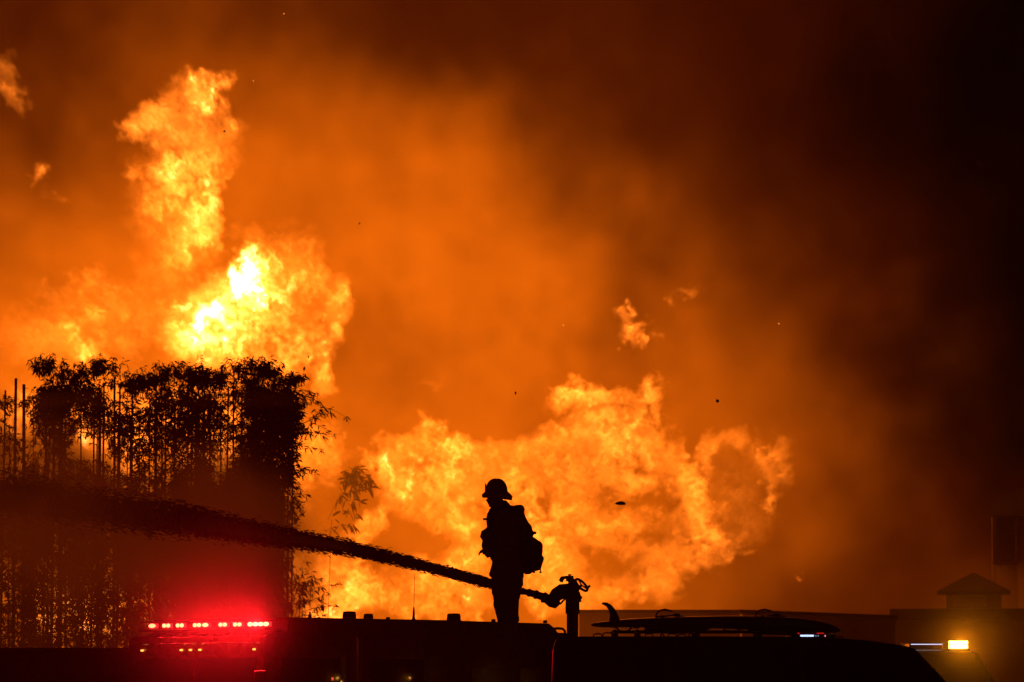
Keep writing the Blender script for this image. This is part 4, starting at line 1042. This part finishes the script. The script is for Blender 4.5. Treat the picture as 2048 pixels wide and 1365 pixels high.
# ------------------------------------------------------------------ houses in the smoke
YH = 105.6
def H(u, v, Y=YH): return P(u, v, Y)
def house_box(root, u0, u1, v, Y0, Y1, name="wall", m=None):
    a = H(u0, v, Y0); b_ = H(u1, v, Y0)
    return MB().box((a.x-root.location.x, Y0-root.location.y, 0), (b_.x-root.location.x, Y1-root.location.y, a.z), bev=.02).build(name, m or STUCCO(), root)
g = empty("garage", (H(1300, 0).x, YH, 0)); tag(g, "low flat-roofed garage seen through smoke behind the surfboard's tail", "garage")
house_box(g, 1158, 1480, 1224, YH, YH+2.4)
a = H(1154, 1220); b_ = H(1484, 1220)
MB().box((a.x-g.location.x, -.08, a.z-.06), (b_.x-g.location.x, 2.45, a.z), bev=.01).build("roof", SHINGLE(), g)
MB().box((H(1200, 0).x-g.location.x, -.03, 0), (H(1420, 0).x-g.location.x, -.002, 2.3), bev=.005).build("garage_door", TRIM(), g)
g2 = empty("outbuilding", (H(1600, 0).x, YH-.6, 0)); g2.rotation_euler.z = -math.atan(g2.location.x/YH)
tag(g2, "dim low building behind the surfboard's nose, its roof edge sloping down to the right", "building")
mbr = MB(); a = H(1484, 1226, YH-.6); b_ = H(1790, 1238, YH-.6); ox = g2.location.x
mbr.prism([(a.x-ox, 0), (a.x-ox, a.z), (b_.x-ox, b_.z), (b_.x-ox, 0)], 0, 2.2, bev=.01); mbr.build("wall", STUCCO(), g2)
mbr = MB(); mbr.prism([(a.x-ox-.05, a.z+.002), (a.x-ox-.05, a.z+.07), (b_.x-ox+.05, b_.z+.07), (b_.x-ox+.05, b_.z+.002)], -.12, 2.3); mbr.build("roof", SHINGLE(), g2)
# house with the cupola
YC = 107.0
h1 = empty("house", (H(1945, 0, YC).x, YC, 0)); h1.rotation_euler.z = -math.atan(h1.location.x/YC)
tag(h1, "dark house at the right whose roof carries a small pyramid-capped cupola", "house")
def hl(u, v, Y=YC, dy=0): p = H(u, v, Y); return Vector((p.x-h1.location.x, Y-YC+dy, p.z))
a = hl(1790, 1240); b_ = hl(2330, 1240)
MB().box((a.x, 0, 0), (b_.x, 7, a.z), bev=.02).build("wall", STUCCO(), h1)
a = hl(1780, 1240); m1 = hl(2002, 1218); c_ = hl(2340, 1218)
rf = MB(); rf.box((a.x, -.25, a.z+.002), (c_.x, 7.2, m1.z), bev=.01)
roof = rf.build("roof", SHINGLE(), h1)
cl, cr_ = hl(1892, 1218), hl(2003, 1218); ct = hl(1892, 1190).z; wdt = cr_.x-cl.x
MB().box((cl.x, .4, m1.z-.02), (cr_.x, .4+wdt, ct), bev=.01).build("cupola_wall", TRIM(), roof)
e0, e1 = hl(1874, 1187), hl(2021, 1187); ap = hl(1946, 1144)
q = MB(); ym = .4+wdt/2; hw = (e1.x-e0.x)/2; cx = (e0.x+e1.x)/2
fo = [(cx-hw, ym-hw, e0.z), (cx+hw, ym-hw, e0.z), (cx+hw, ym+hw, e0.z), (cx-hw, ym+hw, e0.z)]
up = [(x_, y_, z_+.06) for x_, y_, z_ in fo]
tp = [(cx-.03, ym-.03, ap.z), (cx+.03, ym-.03, ap.z), (cx+.03, ym+.03, ap.z), (cx-.03, ym+.03, ap.z)]
q.rings([fo, up, tp]).build("cupola_roof", SHINGLE(), roof, False)
MB().box((hl(1897, 0).x, .36, hl(0, 1214).z), (hl(1965, 0).x, .395, hl(0, 1191).z), bev=.004).build("louvre_panel", mat("pale_panel", (.5, .45, .38), .7), roof)
for k in range(5):
    z_ = hl(0, 1212-k*4.3).z
    MB().box((hl(1900, 0).x, .335, z_), (hl(1962, 0).x, .355, z_+.028), bev=.003).build("louvre", mat("pale_panel", (.5, .45, .38), .7), roof)
# tall house at the right edge
YD = 110.5
h2 = empty("house", (H(2040, 0, YD).x, YD, 0)); h2.rotation_euler.z = -math.atan(h2.location.x/YD)
tag(h2, "tall pale house at the right edge with a tall framed window and dark eave", "house")
def h3(u, v): p = H(u, v, YD); return (p.x-h2.location.x, p.z)
x0, z0_ = h3(1983, 1020); x1, _ = h3(2420, 1020)
wx0, wz0 = h3(1992, 1126); wx1, wz1 = h3(2034, 1000)
# wall built round the window opening
MB().box((x0, 0, 0), (wx0, 6, z0_), bev=.004).build("wall", STUCCO(), h2)
MB().box((wx0+.001, .001, 0), (wx1-.001, 5.999, wz0), bev=.004).build("wall", STUCCO(), h2)
MB().box((wx1, 0, 0), (x1, 6, z0_), bev=.004).build("wall", STUCCO(), h2)
fr_ = MB(); t_ = .055
xl, zb = h3(1986, 1130); xr, zt = h3(2034, 1018)
fr_.box((xl, -.22, zb), (xl+.15, .05, z0_-.01), bev=.006)
frame = fr_.build("window_frame", mat("dark_trim", (.05, .04, .035), .6), h2)
MB().box((xl+.152, -.22, zb), (xr, .05, zb+.06), bev=.006).build("window_sill", _mats["dark_trim"], frame)
MB().box((xr-.05, -.10, zb+.062), (xr, .05, z0_-.01), bev=.004).build("window_jamb", TRIM(), frame)
MB().box((xl+.152, .02, h3(0, 1070)[1]), (xr-.052, .06, h3(0, 1066)[1]), bev=.003).build("glazing_bar", TRIM(), frame)
MB().box((wx0+.002, .3, wz0), (wx1-.002, .32, z0_)).build("pane", mat("window_blind", (.40, .36, .30), .8, 0, .1, 10, .003), frame)
xe, ze = h3(1981, 1034); xf, zf = h3(2450, 1034)
ev = MB(); ev.prism([(xe, ze), (xf, ze), (xf, ze+.25), ((xe+xf)/2, ze+1.6), (xe, ze+.25)], -.7, 6.6, bev=.01); ev.build("roof", SHINGLE(), h2)

# ------------------------------------------------------------------ flying ash and burning flecks
def fleck(u, v, w, h, Y, label, burning=False, seed=0):
    r_ = random.Random(seed); s = Y/F_PX; mb = MB(); n = 9; rg = []
    for sg in (-1, 0, 1):
        rg.append([Vector((math.cos(k*2*math.pi/n)*w/2*s*(.45 if sg else 1)*(.6+.8*r_.random()), sg*.01+r_.uniform(-.006, .006), math.sin(k*2*math.pi/n)*h/2*s*(.45 if sg else 1)*(.6+.8*r_.random()))) for k in range(n)])
    o = mb.rings(rg).build("ember" if burning else "ash_flake", emit("ember_glow", (1, .25, .03), 1.0) if burning else mat("char", (.03, .025, .02), .95), None, False)
    o.location = o.location + P(u, v, Y); return tag(o, label, "ember" if burning else "ash flake", "burning flecks in the smoke" if burning else "flakes of ash flying in the heat")
fleck(1240, 1007, 22, 7, 84, "ragged dark ash flake, the largest, in front of the right-hand fire", seed=3)
fleck(1435, 803, 6, 8, 84, "small dark ash flake in the orange smoke at the upper right of the fire", seed=4)
fleck(1031, 787, 3, 7, 86, "tiny upright ash flake above the firefighter", seed=5)
fleck(449, 263, 4, 4, 86, "tiny ash flake beside the top of the tall fire column", seed=6)
fleck(617, 714, 2.5, 6, 86, "tiny ash flake above the right end of the bamboo hedge", seed=7)
fleck(719, 447, 2.5, 4, 86, "tiny ash flake in the open smoke right of the tall fire column", seed=8)
fleck(568, 28, 3, 3, 86, "burning fleck near the top edge above the fire column", True, 9)
fleck(1127, 651, 4, 3, 86, "burning fleck in the smoke left of the loose flames", True, 10)
fleck(1558, 648, 4, 3, 86, "burning fleck in the dark smoke right of the loose flames", True, 11)
fleck(507, 162, 3, 3, 86, "burning fleck just right of the tall fire column's tip", True, 12)

# ------------------------------------------------------------------ drifting mist before the hedge, and the air itself
# ------------------------------------------------------------------ the fire and its smoke
make_fire("fire", (-60, 760, 60, 1310, 3, 20, LEFT, 11), "tall yellow-hearted column of fire rising behind the bamboo hedge on the left", "fire")
make_fire("fire", (540, 1690, 530, 1265, 3, 22, RIGHT, 31), "wide orange wall of fire behind the firefighter and the surfboard", "fire")
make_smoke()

def make_mist():
    Ym, half = 73.6, 2.2
    u0, u1, v0, v1, st = -420, 900, 800, 1560, 11
    U = np.arange(u0, u1, st, dtype=np.float32); V_ = np.arange(v0, v1, st, dtype=np.float32); ny = 18
    shp = (len(U), ny, len(V_))
    n1 = fft_noise(shp, 3.8, 71, kmin=6)
    uu = U[:, None, None]; vv = V_[None, None, ::-1]
    top = 925 + 0.05*uu + np.clip(uu-430, 0, 400)*.45       # upper edge of the bank of mist
    a_ = 1/(1+np.exp(-(vv-top+12*n1)/22)) * (1-.62/(1+np.exp(-(vv-1140-25*n1)/25)))
    b_ = 1/(1+np.exp((uu-600+20*n1+np.clip(1000-vv, 0, 300)*.2)/26))
    F = a_*b_*np.exp(.45*n1)
    w = np.linspace(-1, 1, ny)[None, :, None]
    ed = lambda n: np.clip(np.minimum(np.arange(n), np.arange(n)[::-1])/4.0, 0, 1)
    F = F*np.clip(1.3*(1-w*w), 0, 1)*ed(shp[0])[:, None, None]
    A = P(U[0], V_[-1], Ym); B = P(U[-1], V_[0], Ym)
    m = vol_mat("mist", [(0, (0, 0, 0)), (1, (.027, .0027, .0001)), (3, (.081, .0081, .0003))], absorb=0, step_rate=2.0, scatter=(.95, (.97, .95, .92)))  # the faint emission stands in for firelight on the mist
    o = gn_volume("mist", blur(F.astype(np.float32), 1), (A.x, Ym-half, A.z), (B.x, Ym+half, B.z), m)
    tag(o, "bank of dark smoke and water mist hanging before the bamboo hedge", "mist", kind="stuff")
make_mist()
def make_puff(c, r, dens, label):  # added puff that spreads the lamp's light into a halo
    """scattering puff added close round a lamp to give it a halo"""
    n = 30; L = np.linspace(-1, 1, n); X, Y_, Z = np.meshgrid(L, L, L, indexing='ij')
    F = np.exp(-(X*X+Y_*Y_+Z*Z)*4.2) - math.exp(-4.2); F = np.clip(F, 0, None)*np.exp(.25*fft_noise((n, n, n), 3.6, 91, kmin=8))
    m = vol_mat("lamp_halo_mist", [(0, (0, 0, 0))], step_rate=1.5, scatter=(dens, (.9, .9, .9)))
    r = Vector((r, r, r)); tag(gn_volume("mist", F.astype(np.float32), c-r, c+r, m), label, "mist", kind="stuff")
make_puff(EI @ Vector((lbx-.35, (bar_y(541)+bar_y(499))/2, 2.585)), 1.9, .032, "added mist puff making the red halo in front of the fire engine's light bar")
make_puff(AMBER + Vector((0, -.3, 0)), 1.5, .035, "added mist puff making the yellow halo round the amber lamp")
def make_haze():
    mb = MB(); mb.box((-75, -6, -1.2), (75, 132.0, 30))
    m = bpy.data.materials.new("haze"); m.use_nodes = True; N = m.node_tree.nodes; N.clear()
    o_ = N.new("ShaderNodeOutputMaterial"); pv = N.new("ShaderNodeVolumePrincipled")
    pv.inputs["Color"].default_value = (.8, .78, .75, 1); pv.inputs["Density"].default_value = HAZE; pv.inputs["Anisotropy"].default_value = .35
    m.node_tree.links.new(pv.outputs[0], o_.inputs["Volume"])
    o = mb.build("haze", m, None, False); o["kind"] = "stuff"
HAZE = 0.0006
make_haze()
